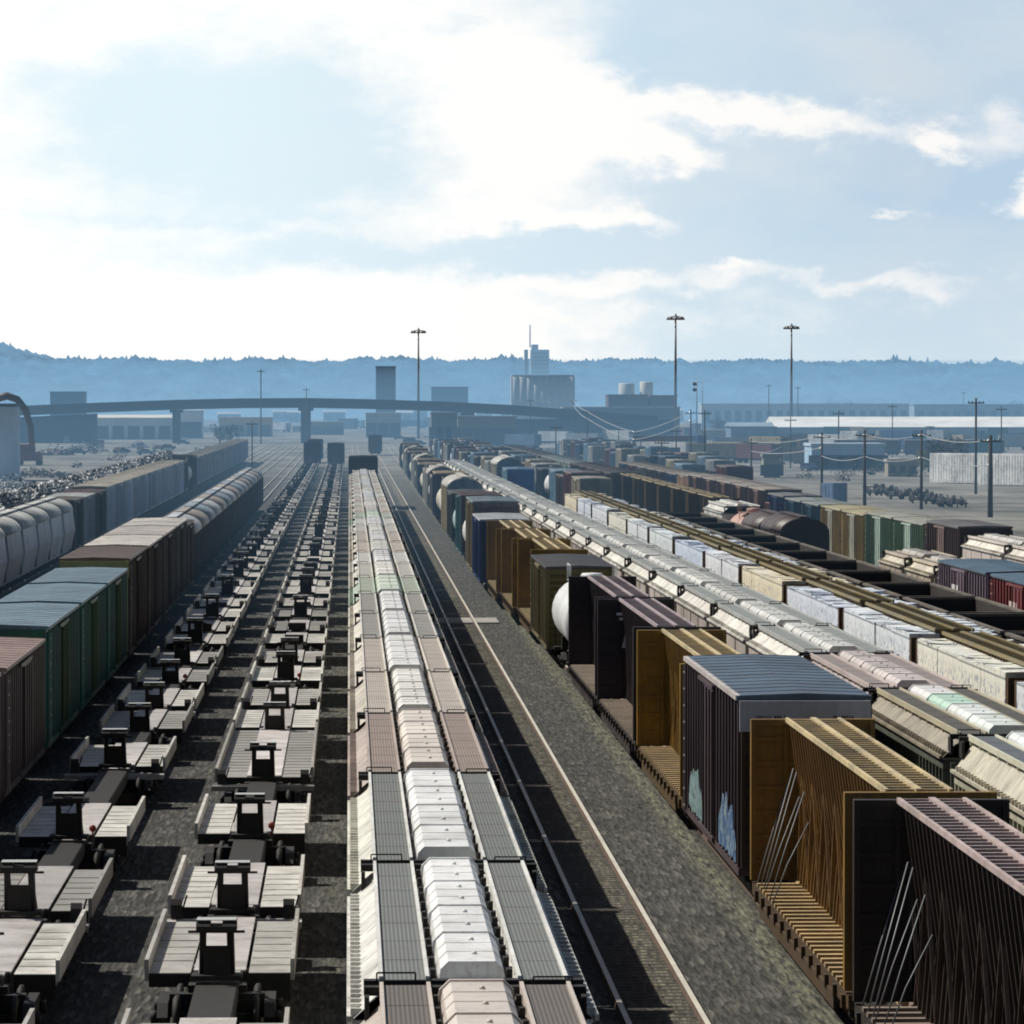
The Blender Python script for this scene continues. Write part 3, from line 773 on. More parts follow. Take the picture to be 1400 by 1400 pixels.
n4 += 1; tankcar(f'white tank car, {nth(n4)} car along the pale train', (XL4, a, 0), 15, rgb(220, 222, 222), G4); a += 16
n4 += 1; boxcar(f'dark brown boxcar, {nth(n4)} car along the pale train', (XL4, a, 0), 17, 5.2, rgb(70, 54, 46), rgb(90, 74, 66), rgb(66, 48, 40), G4); a += 17.9
while a < 1000:
    n4 += 1; boxcar(f'slate grey boxcar, {nth(n4)} car along the pale train', (XL4, a, 0), 17, 4.9, rgb(206, 216, 230), rgb(200, 196, 188), rgb(110, 110, 112), G4); a += 17.9
def scrap_mesh(L, seed):
    b = MB(); rr = random.Random(seed)
    n = int(L * 26)
    for i in range(n):
        x, y = rr.uniform(-1.25, 1.25), rr.uniform(.8, L - .8); z = 3.7 + rr.uniform(0, 1.3) * (1 - abs(x) / 2.4); s = rr.uniform(.10, .36)
        p = [Vector((x + rr.uniform(-s, s), y + rr.uniform(-s, s) * 1.6, z + rr.uniform(-s, s))) for _ in range(6)]
        b.add(p, [(0,1,2), (0,2,3), (0,3,4), (0,4,1), (5,2,1), (5,3,2), (5,4,3), (5,1,4)])
    b.box(-1.3, 1.3, .6, L - .6, 1.06, 3.6)
    return b.mesh('scrap_heap', 'scrap metal')
SC = [scrap_mesh(15, s) for s in (1, 2, 3)]
a = 345; k = 0
while a < 720:
    k += 1
    gondola(f'dark gondola filled with scrap, {nth(k)} car along the scrap train', (XL5, a, 0), 15.4, 3.7, rgb(72, 64, 60), 'gondolas of the scrap train')
    solo('scrap_heap', SC[k % 3], f'heap of black and white scrap in the {nth(k)} gondola of the scrap train', 'scrap heap', rgb(200, 200, 200), (XL5, a, 0), 'scrap heaps in the gondolas')
    a += 16.2

# ------------------------------------------------------------------ mixed train beside the gravel strip
G2 = 'cars of the mixed train beside the gravel strip'; n2 = [0]
def t2lab(desc): n2[0] += 1; return f'{desc}, {nth(n2[0])} car beside the gravel strip'
YEL, YC = rgb(146, 114, 48), rgb(216, 196, 150)
DKB, DKC = rgb(54, 44, 50), rgb(176, 160, 166)
centerbeam(t2lab('dark brown centre beam flatcar with pinkish top'), (10.6, 60.6, 0), 27.4, rgb(54, 41, 36), rgb(196, 176, 172), rgb(150, 132, 120), G2, bulk=rgb(44, 34, 30))
centerbeam(t2lab('ochre centre beam flatcar with ladder-like top'), (10.6, 88.9, 0), 21.6, rgb(138, 104, 56), YC, rgb(206, 176, 124), G2, bulk=rgb(150, 114, 44))
bx = boxcar(t2lab('purple-brown boxcar with white end board and blue roof'), (10.75, 113.3, 0), 18.9, 5.25, rgb(84, 70, 76), rgb(84, 104, 124), rgb(60, 48, 42), G2, W=1.5, fascia=rgb(196, 200, 208))
def graffiti(y0, y1, z0, z1, seed, col, lab):
    r2 = random.Random(seed); n = 16; b = MB(); up = []; dn = []
    for i in range(n + 1):
        f = i / n; e = math.sin(math.pi * min(1, max(0, f * .96 + .02))) ** .35
        up.append((-1.592, y0 + (y1 - y0) * f, z0 + (z1 - z0) * e * r2.uniform(.62, 1.0))); dn.append((-1.592, y0 + (y1 - y0) * f, z0 + r2.uniform(0, .12)))
    b.add(up + dn, [(i, i + 1, n + 2 + i, n + 1 + i) for i in range(n)])
    part('graffiti', b.mesh('graffiti', 'spray paint'), bx, col, label=lab)
graffiti(11.6, 16.6, 1.1, 2.5, 3, rgb(120, 150, 130), 'pale green graffiti low on the side'); graffiti(.8, 6.2, 1.1, 2.7, 4, rgb(44, 82, 128), 'blue graffiti low on the side')
rr = random.Random(11); b = MB(); x = -1.15           # stencilled reporting marks on the end board, too small to read in the photo
for wd in ((-1.15, 12), (.62, 9)):
    x = wd[0]
    for k in range(wd[1]):
        if rr.random() < .15: x += .05; continue
        b.box(x, x + .018, .172, .177, 4.58, 4.66); b.box(x + .018, x + .04, .172, .177, 4.58 + rr.choice((0, .03, .06)), 4.60 + rr.choice((0, .03, .05))); x += .062
part('stencilled_marks', b.mesh('stencilled_marks', 'bogie steel'), bx)
b = MB(); b.box(-1.62, -1.5, .55, 18.4, 5.0, 5.12)
part('eave_rail', b.mesh('eave_rail', 'clean paint'), bx, rgb(210, 200, 196))
centerbeam(t2lab('mustard centre beam flatcar'), (10.6, 133.4, 0), 20.8, YEL, YC, rgb(196, 170, 126), G2, bulk=rgb(156, 122, 42), straps=False)
e1 = centerbeam(t2lab('dark plum centre beam flatcar with pale emblem'), (10.6, 155.6, 0), 23.2, DKB, DKC, rgb(200, 180, 160), G2, bulk=rgb(50, 42, 52), straps=False)
b = MB(); n = 10                                       # white bottle-like emblem on the far bulkhead's inner face
b.xprism([(0, 0), (0.01, 0), (0.01, 1.0), (0, 1.0)], -.001, .001) if False else None
b.add([(-.52, 22.62, 3.0), (-.12, 22.62, 3.0), (-.2, 22.62, 3.45), (-.26, 22.62, 3.9), (-.40, 22.62, 3.9), (-.42, 22.62, 3.45)], [(0,1,2,3,4,5)])
b.add([(-.62, 22.62, 4.02), (-.02, 22.62, 4.02), (-.02, 22.62, 4.12), (-.62, 22.62, 4.12)], [(0,1,2,3)])
b.add([(-.72, 22.62, 4.2), (.05, 22.62, 4.2), (.05, 22.62, 4.3), (-.72, 22.62, 4.3)], [(0,1,2,3)])
part('emblem', b.mesh('emblem', 'hatch paint'), e1, rgb(236, 236, 250, 1))
centerbeam(t2lab('dark plum centre beam flatcar with plain bulkheads'), (10.6, 179.8, 0), 22.6, DKB, DKC, rgb(206, 188, 168), G2, bulk=rgb(48, 40, 50), straps=False)
tankcar(t2lab('short white tank car behind a dark bulkhead'), (10.6, 203.6, 0), 14.2, rgb(232, 234, 234), G2)
boxcar(t2lab('olive boxcar with dark grey roof'), (10.5, 219, 0), 18.6, 4.75, rgb(120, 112, 84), rgb(76, 76, 80), rgb(100, 90, 44), G2, door=rgb(130, 120, 92))
for k, a in enumerate((239.2, 259.6, 280)): centerbeam(t2lab('ochre centre beam flatcar'), (X2(a + 10), a, 0), 19.4, YEL, YC, rgb(206, 186, 140), G2, bulk=rgb(160, 126, 46), straps=False)
boxcar(t2lab('dark blue boxcar with pale corner ladder'), (X2(310), 301, 0), 17.6, 4.95, rgb(40, 62, 116), rgb(200, 204, 206), rgb(32, 54, 108), G2)
boxcar(t2lab('tall taupe boxcar with blue edged roof'), (X2(328), 320, 0), 18, 5.7, rgb(150, 138, 110), rgb(140, 156, 164), rgb(132, 122, 122), G2)
tankcar(t2lab('white tank car'), (X2(347), 340, 0), 14.5, rgb(226, 226, 222), G2)
boxcar(t2lab('dark brown boxcar with teal side'), (X2(366), 356.5, 0), 17.5, 5.4, rgb(88, 128, 132), rgb(90, 72, 66), rgb(58, 46, 48), G2)
tankcar(t2lab('pale teal tank car'), (X2(385), 376, 0), 15, rgb(176, 204, 204), G2)
boxcar(t2lab('dark boxcar in front of a cream auto rack'), (X2(402), 393, 0), 17.5, 4.9, rgb(96, 100, 96), rgb(110, 110, 110), rgb(50, 50, 56), G2)
barrel(t2lab('tall cream auto rack with end in blue-grey shade'), (X2(424), 413, 0), 26, 5.7, rgb(216, 204, 172), rgb(206, 202, 192), rgb(120, 146, 168), G2, name='auto_rack', cat='auto rack')  # end wall coloured blue-grey to stand for its shade
seq = [('t', 'white tank car', rgb(220, 220, 214)), ('t', 'cream tank car', rgb(216, 208, 186)), ('b', 'tan roofed navy boxcar', (rgb(60, 66, 90), rgb(196, 176, 146), rgb(50, 60, 88))), ('b', 'sand roofed grey boxcar', (rgb(150, 146, 136), rgb(200, 180, 152), rgb(70, 76, 96))),
       ('t', 'silver tank car', rgb(200, 206, 208)), ('r', 'dark ended round roofed car', (rgb(206, 204, 196), rgb(196, 190, 180), rgb(60, 64, 74))), ('b', 'white boxcar', (rgb(206, 206, 200), rgb(186, 180, 168), rgb(120, 120, 116)))]
a = 441; k = 0
while a < 860:
    kd, ds, cc = seq[k % len(seq)]
    if kd == 't': tankcar(t2lab(ds), (X2(a), a, 0), 15, cc, G2); a += 16
    elif kd == 'b': boxcar(t2lab(ds), (X2(a), a, 0), 17.2, 4.8 + .3 * (k % 3), cc[0], cc[1], cc[2], G2); a += 18.2
    else: barrel(t2lab(ds), (X2(a), a, 0), 19, 5.2, cc[0], cc[1], cc[2], G2); a += 20
    k += 1

# ------------------------------------------------------------------ white sided hopper train
G3T = 'cars of the white sided hopper train'; n3 = 0
def t3lab(desc):
    global n3
    n3 += 1; return f'{desc}, {nth(n3)} car along the white sided hopper train'
hopper('covered_hopper', t3lab('cream ribbed hopper with broad sloped top'), (14.9, 86.6, 0), 20.0, rgb(206, 204, 182), rgb(104, 112, 120), [rgb(222, 228, 228), rgb(242, 242, 242)], G3T, roof=rgb(206, 200, 180), ribs=True, eave=3.9, top=4.5)
hopper('covered_hopper', t3lab('dark ribbed hopper with pale hatches'), (14.9, 107.6, 0), 17.6, rgb(96, 102, 92), rgb(92, 90, 84), [rgb(232, 240, 236), rgb(240, 246, 244), rgb(188, 226, 208), rgb(242, 240, 240)], G3T, roof=rgb(164, 156, 138), ribs=True, eave=4.05, top=4.45, nh=4, rail=rgb(200, 190, 160))
hopper('covered_hopper', t3lab('lilac grey hopper with dusty hatches'), (14.9, 126, 0), 17.2, rgb(186, 172, 168), rgb(160, 150, 148), rgb(206, 196, 194), G3T, roof=rgb(182, 170, 166), nh=5)
a = 144.0; k = 0
while a < 640:
    tone = (1, .97, .93, 1, .95)[k % 5]
    hopper('covered_hopper', t3lab('white hopper with grey roof walkways'), (X3(a + 8), a, 0), 17.5, rgb(206*tone, 196*tone, 188*tone), rgb(156, 162, 161), rgb(222*tone, 223*tone, 220*tone), G3T,
           roof=rgb(238*tone, 234*tone, 224*tone), nh=(5, 4, 6)[k % 3], rail=rgb(180, 184, 182)); a += 17.8; k += 1

# ------------------------------------------------------------------ wrapped lumber train
G4T = 'flatcars of the wrapped lumber train'
def load_mesh(L, seed, side):
    rr = random.Random(seed); b = MB(); y = .55; wl = (L - 1.1) / 4
    for k in range(4):
        top = 4.66 + rr.uniform(-.06, .10); j = rr.uniform(-.02, .05)
        y0, y1 = y + rr.uniform(.02, .06), y + wl - rr.uniform(.02, .06)
        nrow = 4; z0 = 1.16
        for r in range(nrow):
            z1 = 1.16 + (top - 1.16) * (r + 1) / nrow; q = rr.uniform(-.015, .02)
            xa, xb = (-1.40 - j + q, -.46) if side < 0 else (.46, 1.40 + j + q)
            b.box(xa, xb, y0, y1, z0 + .015, z1 - .005); z0 = z1
        if rr.random() < .8:                             # wrap flaps hanging off the top edge
            for m in range(5):
                yy = y0 + (y1 - y0) * rr.random() * .8; s = -1 if side < 0 else 1
                b.bar((s * .7, yy, top + .01), (s * 1.43, yy + rr.uniform(-.4, .4), top + rr.uniform(-.04, .08)), .5, .02)
        y += wl
    return b.mesh('lumber_load', 'lumber wrap')
b1 = MB(); b1.box(-1.46, -.44, .85, 3.9, 1.2, 4.33); BLUE_WRAP = b1
a = 107.0; k = 0
wraps = [rgb(238, 244, 244, 1), rgb(242, 246, 248, 1), rgb(248, 244, 228, 1), rgb(240, 244, 246, 1), rgb(234, 240, 250, 1), rgb(248, 236, 206, 1), rgb(244, 246, 248, 1), rgb(226, 236, 252, 1)]
while a < 385:
    k += 1
    centerbeam(f'ochre centre beam flatcar under wrapped lumber, {nth(k)} car of the lumber train', (X4, a, 0), 21.7, rgb(96, 76, 40), rgb(128, 114, 70), rgb(150, 130, 96), G4T, straps=False, H=4.85, BH=4.62, bulk=rgb(92, 68, 36))
    for sd, nm in ((-1, 'facing the hoppers'), (1, 'facing the black gondolas')):
        ld = solo('lumber_load', cached(('ld', k % 3, sd), lambda: load_mesh(21.7, k % 3 + 10 * (sd > 0), sd)), f'white wrapped lumber {nm} on the {nth(k)} flatcar of the lumber train', 'lumber', wraps[k % len(wraps)], (X4, a, 0), 'wrapped lumber loads')
    a += 22.5
b = MB(); b.box(-1.425, -.45, 130.3, 133.4, 1.19, 3.9); b.box(-1.45, -.4, 130.25, 133.5, 3.9, 4.32)
boxcar('low dark gondola-like boxcar past the last lumber flatcar', (X4, 405, 0), 18, 3.2, rgb(56, 52, 60), rgb(70, 66, 76), rgb(44, 42, 52), None)
boxcar('pale blue boxcar far up the lumber track', (X4, 540, 0), 17.2, 4.9, rgb(170, 200, 214), rgb(150, 180, 206), rgb(60, 100, 170), None)
barrel('cream auto rack with end in blue-grey shade far up the lumber track', (X4, 578, 0), 26, 5.6, rgb(220, 214, 194), rgb(214, 212, 204), rgb(124, 150, 176), None, name='auto_rack', cat='auto rack')  # shade of the end put into its colour
mid = [('white', rgb(216, 216, 212), rgb(206, 206, 202)), ('slate blue', rgb(90, 110, 136), rgb(130, 150, 170)), ('brown', rgb(96, 72, 62), rgb(150, 140, 132)), ('cream', rgb(206, 196, 170), rgb(200, 194, 180)), ('dark grey', rgb(70, 72, 78), rgb(120, 122, 124)), ('pale blue', rgb(160, 190, 208), rgb(170, 190, 204)), ('rust red', rgb(128, 70, 58), rgb(160, 146, 140))]
for X, a, nm, k0 in ((X4, 612, 'lumber track', 0), (X5, 470, 'gondola track', 3)):
    k = 0
    while a < 1040:
        cn, sc_, rc_ = mid[(k * 3 + k0) % 7]; k += 1
        if (k + k0) % 5 == 3: tankcar(f'white tank car, {nth(k)} car far up the {nm}', (X, a, 0), 15, rgb(222, 224, 224), 'cars far up the middle tracks')
        else: boxcar(f'{cn} boxcar, {nth(k)} car far up the {nm}', (X, a, 0), 17.2, 4.6 + .3 * (k % 3), sc_, rc_, tuple(v * .6 for v in sc_[:3]) + (1,), 'cars far up the middle tracks')
        a += 18.4
# ------------------------------------------------------------------ black gondolas
a = 150.2; k = 0
while a < 340:
    k += 1; gondola(f'empty black high-sided gondola, {nth(k)} car of the gondola string', (X5, a, 0), 14.7, 4.1, rgb(44, 42, 42), 'black gondolas', inner=rgb(120, 114, 104)); a += 15.3

# ------------------------------------------------------------------ mixed string beyond the gondolas
G6 = 'cars of the string beyond the gondolas'; n6 = [0]
def t6(desc): n6[0] += 1; return f'{desc}, {nth(n6[0])} car of the string beyond the gondolas'
boxcar(t6('dark red boxcar with pink-white lettering'), (X6, 168.5, 0), 17.6, 4.95, rgb(122, 58, 60), rgb(150, 150, 150), rgb(110, 50, 50), G6)
bx1 = boxcar(t6('red boxcar with blue roof and white marks'), (X6, 187, 0), 17.6, 4.95, rgb(132, 62, 66), rgb(96, 124, 146), rgb(110, 50, 50), G6)
bx2 = boxcar(t6('lavender boxcar with white letters and blue roof'), (X6, 205.4, 0), 17.6, 4.95, rgb(128, 112, 128), rgb(92, 120, 142), rgb(100, 84, 96), G6)
def glyphs(parent, spec, X, col):
    b = MB()
    for y0, y1, z0, z1 in spec: b.box(X - .012, X, y0, y1, z0, z1)
    part('lettering', b.mesh('lettering', 'hatch paint'), parent, col)
lt = []
for y, big in ((15.6, 0), (13.9, 0), (11.6, 1), (10.4, 1), (6.0, 0), (4.6, 0)):
    if big: lt += [(y, y + .25, 1.5, 3.9), (y - .8, y, 1.5, 1.75), (y - .8, y, 3.6, 3.9)]
    else: lt += [(y, y + .2, 2.5, 3.6), (y - .55, y, 3.35, 3.6), (y - .55, y - .35, 2.9, 3.35), (y - .55, y, 2.9, 3.05)]
glyphs(bx2, lt, -1.585, rgb(232, 226, 226)); glyphs(bx1, [(q[0] - .6, q[1] - .6, q[2], q[3]) for q in lt], -1.585, rgb(232, 214, 214))
for k, a in enumerate((225, 237)):
    hopper('cement_hopper', t6('short buff cement hopper'), (X6, a, 0), 11.0, rgb((204, 196)[k], (192, 184)[k], (170, 168)[k]), rgb(150, 140, 132), rgb(190, 186, 180), G6, roof=rgb(214, 206, 186), nh=3, eave=3.95, top=4.3)
barrel(t6('dark brown ore car with rounded top'), (X6, 304, 0), 16, 4.8, rgb(62, 44, 42), rgb(70, 52, 48), rgb(56, 40, 38), G6)
barrel(t6('dark chocolate ore car with rounded top'), (X6, 320.8, 0), 14.5, 4.6, rgb(66, 46, 42), rgb(74, 54, 50), rgb(56, 40, 38), G6)
tankcar(t6('peach coloured tank car'), (X6, 336.5, 0), 13.5, rgb(206, 164, 146), G6)
hopper('covered_hopper', t6('white hopper with dark end'), (X6, 351.6, 0), 19, rgb(222, 220, 212), rgb(186, 184, 178), rgb(226, 226, 222), G6)
a = 372.5; k = 0
while a < 485:
    centerbeam(t6('dark brown centre beam flatcar'), (X6, a, 0), 17.8, rgb(92, 76, 52), rgb(176, 156, 116), rgb(110, 96, 80), G6, bulk=rgb(128, 104, 58), straps=False); a += 18.6
while a < 585:
    boxcar(t6('brown boxcar with tan end posts'), (X6, a, 0), 17.4, 5.0, rgb(82, 64, 56), rgb(110, 98, 90), rgb(72, 56, 50), G6); a += 18.4
while a < 680:
    boxcar(t6('white boxcar with green doors'), (X6, a, 0), 17.4, 4.9, rgb(200, 212, 200), rgb(170, 178, 176), rgb(110, 120, 116), G6, door=rgb(70, 120, 70)); a += 18.4
while a < 860:
    boxcar(t6('grey roofed dark boxcar'), (X6, a, 0), 17.4, 4.9, rgb(92, 84, 84), rgb(136, 132, 130), rgb(70, 66, 66), G6); a += 18.4

# ------------------------------------------------------------------ outer boxcar string
G7 = 'cars of the outer boxcar string'; n7 = [0]
def t7(desc): n7[0] += 1; return f'{desc}, {nth(n7[0])} car of the outer boxcar string'
for a in (218, 236, 254.2): hopper('covered_hopper', t7('white hopper with grey walkways'), (X7, a, 0), 17.4, rgb(214, 204, 196), rgb(160, 164, 158), rgb(216, 214, 208), G7, roof=rgb(230, 224, 212))
DKR = rgb(76, 56, 58)
boxcar(t7('dark brown boxcar with pale door and grey roof'), (X7, 272.6, 0), 16.2, 5.2, DKR, rgb(130, 126, 126), rgb(60, 44, 42), G7, door=rgb(150, 128, 120))
for a in (289.4, 306.2): boxcar(t7('green boxcar with white bars'), (X7, a, 0), 16.4, 4.95, rgb(96, 124, 98), rgb(190, 190, 178), rgb(80, 104, 84), G7, door=rgb(196, 216, 204))
for a in (323.2, 338.4): boxcar(t7('mustard boxcar with white door edges'), (X7, a, 0), 14.8, 4.75, rgb(160, 138, 84), rgb(206, 196, 160), rgb(120, 100, 50), G7, door=rgb(196, 196, 180))
for a, cc in ((354.4, rgb(40, 84, 104)), (368.6, rgb(34, 74, 98))): boxcar(t7('teal blue boxcar'), (X7, a, 0), 13.6, 4.75, cc, rgb(176, 182, 178), rgb(34, 66, 84), G7)
boxcar(t7('navy boxcar with pale roof edge'), (X7, 383, 0), 15, 4.85, rgb(44, 58, 104), rgb(150, 150, 150), rgb(36, 46, 84), G7)
a = 400
while a < 475: boxcar(t7('reddish brown boxcar with pale roof'), (X7, a, 0), 17.4, 5.05, rgb(92, 62, 54), rgb(190, 180, 168), rgb(80, 54, 46), G7, door=rgb(150, 120, 104)); a += 18.2
boxcar(t7('peach sided boxcar'), (X7, a, 0), 17.4, 4.9, rgb(220, 190, 160), rgb(190, 180, 170), rgb(80, 64, 60), G7); a += 18.2
for ds, sd in (('blue boxcar', rgb(50, 74, 110)), ('dark boxcar with ochre top', rgb(70, 56, 44)), ('brown boxcar with long pale roof', rgb(84, 62, 56)), ('grey boxcar', rgb(120, 120, 118)), ('rust boxcar', rgb(120, 76, 58)), ('slate boxcar', rgb(80, 90, 104))):
    boxcar(t7(ds), (X7, a, 0), 17.4, 4.8, sd, rgb(170, 160, 146), sd, G7); a += 18.2

for X, a0, a1, nm, k0 in ((45.5, 545, 1010, 'near siding by the poles', 1), (53.0, 640, 1080, 'far siding by the poles', 4)):
    a = a0; k = 0
    while a < a1:
        cn, sc_, rc_ = mid[(k * 5 + k0) % 7]; k += 1
        if (k + k0) % 4 == 2: gondola(f'low dark gondola, {nth(k)} car along the {nm}', (X, a, 0), 15.4, 2.3, rgb(84, 72, 64), 'cars on the sidings by the poles'); a += 16.2
        elif (k + k0) % 7 == 5: a += 24
        else: boxcar(f'{cn} boxcar, {nth(k)} car along the {nm}', (X, a, 0), 16.2, 4.2 + .35 * (k % 3), sc_, rc_, tuple(v * .6 for v in sc_[:3]) + (1,), 'cars on the sidings by the poles'); a += 17.4

# ================================================================== place behind the yard
def P(px, py, z=0.0):
    d = px_d(py, z); return px_x(px, d), d
def building(label, x0, x1, y0, y1, h, wall, roofc, group=None, rows=0, cols=0, pitch=0.0, cat='building', name='building', doors=0):
    t = thing(name, label, cat, ((x0 + x1)/2, y0, 0), group); w = (x1 - x0) / 2; dep = y1 - y0
    b = MB(); b.box(-w, w, 0, dep, 0, h)
    part('wall', b.mesh('wall', 'building wall'), t, wall)
    b = MB()
    if pitch: b.xprism([(-.5, h), (dep/2, h + pitch), (dep + .5, h)], -w - .5, w + .5)
    else: b.box(-w - .2, w + .2, -.2, dep + .2, h, h + .5)
    part('roof', b.mesh('roof', 'building wall'), t, roofc)
    for r in range(rows):
        for c in range(cols):
            b = MB(); cx = -w + 2*w*(c + .5)/cols; cw = w/cols*.55; cz = h*(r + .5)/rows; ch = h/rows*.25
            b.box(cx - cw, cx + cw, -.12, -.004, cz - ch, cz + ch)
            part('window', b.mesh('window', 'window dark'), t)
    for c in range(doors):
        b = MB(); cx = -w + 2*w*(c + .5)/doors; b.box(cx - 1.9, cx + 1.9, -.12, -.004, .3, h*.62)
        part('loading_door', b.mesh('loading_door', 'window dark'), t)
    return t

# high mast lights
for i, (px, py, d, ex) in enumerate(((572, 452, 1700, 'beside the grain elevator'), (924, 433, 1466, 'tallest of the three'), (1083, 446, 1620, 'over the long white-roofed warehouse'))):
    h = px_z(py, d); t = thing('high_mast_light', f'tall yard light mast with ring of lamps, {ex}', 'light mast', (px_x(px, d), d, 0), 'high mast lights')
    b = MB(); b.tube([(0, 0, 0), (0, 0, h * .5), (0, 0, h)], .55, 10, .26); part('mast', b.mesh('mast', 'galvanised steel'), t)
    b = MB(); b.lathe([(-.15, 1.7), (.1, 1.8), (.2, .5), (.9, .25), (1.0, .1)], (0, 0, h), 'z', 16); part('lamp_ring', b.mesh('lamp_ring', 'galvanised steel'), t)
    for k in range(8):
        b = MB(); a = k * math.pi/4; c, s = math.cos(a), math.sin(a)
        b.lathe([(-.95, .75), (-.3, .55), (0, .25)], (2.1*c, 2.1*s, h), 'z', 10); part('lamp', b.mesh('lamp', 'galvanised steel'), t)

# flyover
t = thing('road_bridge', 'long grey road flyover crossing the tracks below the hills', 'bridge', (0, 1500, 0))
prof = [(-20, 560), (30, 558), (130, 554), (240, 550), (330, 548), (420, 547.5), (500, 549), (600, 552), (700, 557), (800, 565), (900, 572)]
deck = MB(); par = MB(); pts = [(px_x(p, 1500), px_z(q, 1500)) for p, q in prof]
for (xa, za), (xb, zb) in zip(pts, pts[1:]):
    for mb, y0, y1, lo, hi in ((deck, 0, 14, -2.3, -.5), (deck, -.7, 14.7, -.75, -.3), (par, -.6, -.3, -.3, .75), (par, 14.3, 14.6, -.3, .75)):
        mb.add([(xa, y0, za+lo), (xb, y0, zb+lo), (xb, y1, zb+lo), (xa, y1, za+lo), (xa, y0, za+hi), (xb, y0, zb+hi), (xb, y1, zb+hi), (xa, y1, za+hi)], [(0,3,2,1), (4,5,6,7), (0,1,5,4), (2,3,7,6), (1,2,6,5), (3,0,4,7)])
part('deck', deck.mesh('deck', 'road concrete'), t); part('parapet', par.mesh('parapet', 'road concrete'), t)
for px, w in ((241, 1.1), (418, 1.5), (640, 1.2)):
    x = px_x(px, 1500); z = interp(list(zip([p[0] for p in pts], [p[1] for p in pts])), x) - 2.31
    b = MB(); b.box(x - w, x + w, 1, 13, -.5, z - .9); b.box(x - w - .8, x + w + .8, .5, 13.5, z - .9, z)
    part('pier', b.mesh('pier', 'road concrete'), t)
b = MB(); xa, xb = px_x(28, 1500), px_x(131, 1500)
b.add([(xa, -1.0, -.5), (xb, -1.0, -.5), (xb, 15.2, -.5), (xa, 15.2, -.5), (xa, -1.0, px_z(560, 1500) - 2.35), (xb, -1.0, px_z(555, 1500) - 2.35), (xb, 15.2, px_z(555, 1500) - 2.35), (xa, 15.2, px_z(560, 1500) - 2.35)], [(0,3,2,1), (4,5,6,7), (0,1,5,4), (1,2,6,5), (2,3,7,6), (3,0,4,7)])
part('abutment', b.mesh('abutment', 'road concrete'), t)
b = MB(); xa, xb = px_x(690, 1500), px_x(925, 1500); z1 = px_z(573, 1500)
b.box(xa, xb, -1.2, 15, -.5, z1); part('retaining_wall', b.mesh('retaining_wall', 'road concrete'), t)

# grain elevator
D = 2150
def bx_px(mb, x0, x1, y0, y1, d, dep): mb.box(px_x(x0, d), px_x(x1, d), 0, dep, px_z(y1, d), px_z(y0, d))
def haze_glow_wall():
    m, nt, b = nmat('tower wall haze glow'); oi = nt.nodes.new('ShaderNodeObjectInfo'); nt.links.new(oi.outputs['Color'], b.inputs['Base Color'])
    e = nt.nodes.new('ShaderNodeEmission'); e.inputs['Color'].default_value = (.225, .425, .63, 1)  # distance haze painted into the wall as its own glow
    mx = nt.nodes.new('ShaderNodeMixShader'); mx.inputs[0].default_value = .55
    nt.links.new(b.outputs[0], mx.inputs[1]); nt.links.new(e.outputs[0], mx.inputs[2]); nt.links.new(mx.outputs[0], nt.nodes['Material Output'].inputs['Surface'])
haze_glow_wall()
t = thing('grain_elevator', 'grey concrete grain elevator with square head house tower', 'grain elevator', (0, D, 0))
b = MB()
xa, xb = px_x(699, D), px_x(786, D); n = 9; r = (xb - xa) / n / 2
b.box(xa, xb, 0, 6*r, -.5, px_z(515, D))
for k in range(n): b.lathe([(0, r*.97), (px_z(515.3, D), r*.97)], (xa + r + 2*r*k, r*.55, 0), 'z', 20)
part('silos', b.mesh('silos', 'building wall'), t, (.50, .52, .54, 1))
b = MB(); b.box(xa + .3, xb - .3, .5, 6*r - .5, px_z(515, D), px_z(512.5, D)); part('silo_roof', b.mesh('silo_roof', 'building wall'), t, (.40, .42, .44, 1))
b = MB(); bx_px(b, 726, 751, 478, 513, D, 12); bx_px(b, 727, 736, 471, 480, D, 8); part('head_house', b.mesh('head_house', 'tower wall haze glow'), t, (.52, .54, .56, 1))
b = MB(); bx_px(b, 717, 722, 478, 513, D, 4); part('elevator_leg', b.mesh('elevator_leg', 'tower wall haze glow'), t, (.22, .25, .29, 1))
b = MB(); b.tube([(px_x(725, D), 3, px_z(475, D)), (px_x(725, D), 3, px_z(444, D))], .3, 6); part('antenna', b.mesh('antenna', 'tower wall haze glow'), t)
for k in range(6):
    b = MB(); zz = px_z(484 + 5*k, D); b.box(px_x(729, D), px_x(748, D), -.15, -.01, zz, zz + .5); part('window', b.mesh('window', 'tower wall haze glow'), t, (.16, .19, .23, 1))

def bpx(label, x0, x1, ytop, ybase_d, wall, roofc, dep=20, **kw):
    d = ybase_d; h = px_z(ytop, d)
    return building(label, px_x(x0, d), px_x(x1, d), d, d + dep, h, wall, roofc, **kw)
B = lambda r, g, b_: rgb(r, g, b_)
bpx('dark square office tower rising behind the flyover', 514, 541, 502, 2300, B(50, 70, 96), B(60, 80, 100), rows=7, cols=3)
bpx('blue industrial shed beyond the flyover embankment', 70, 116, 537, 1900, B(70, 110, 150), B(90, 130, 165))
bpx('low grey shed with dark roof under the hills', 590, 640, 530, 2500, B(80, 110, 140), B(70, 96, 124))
bpx('white and blue depot shed seen below the flyover deck', 131, 236, 571, 1650, B(220, 228, 234), B(226, 220, 206), pitch=1.0, doors=5)
bpx('white box shed beside the flyover pier', 247, 276, 563, 1700, B(236, 242, 246), B(220, 224, 228), doors=2)
bpx('tan warehouse seen under the flyover', 300, 372, 572, 1800, B(200, 180, 154), B(206, 184, 158), doors=4)
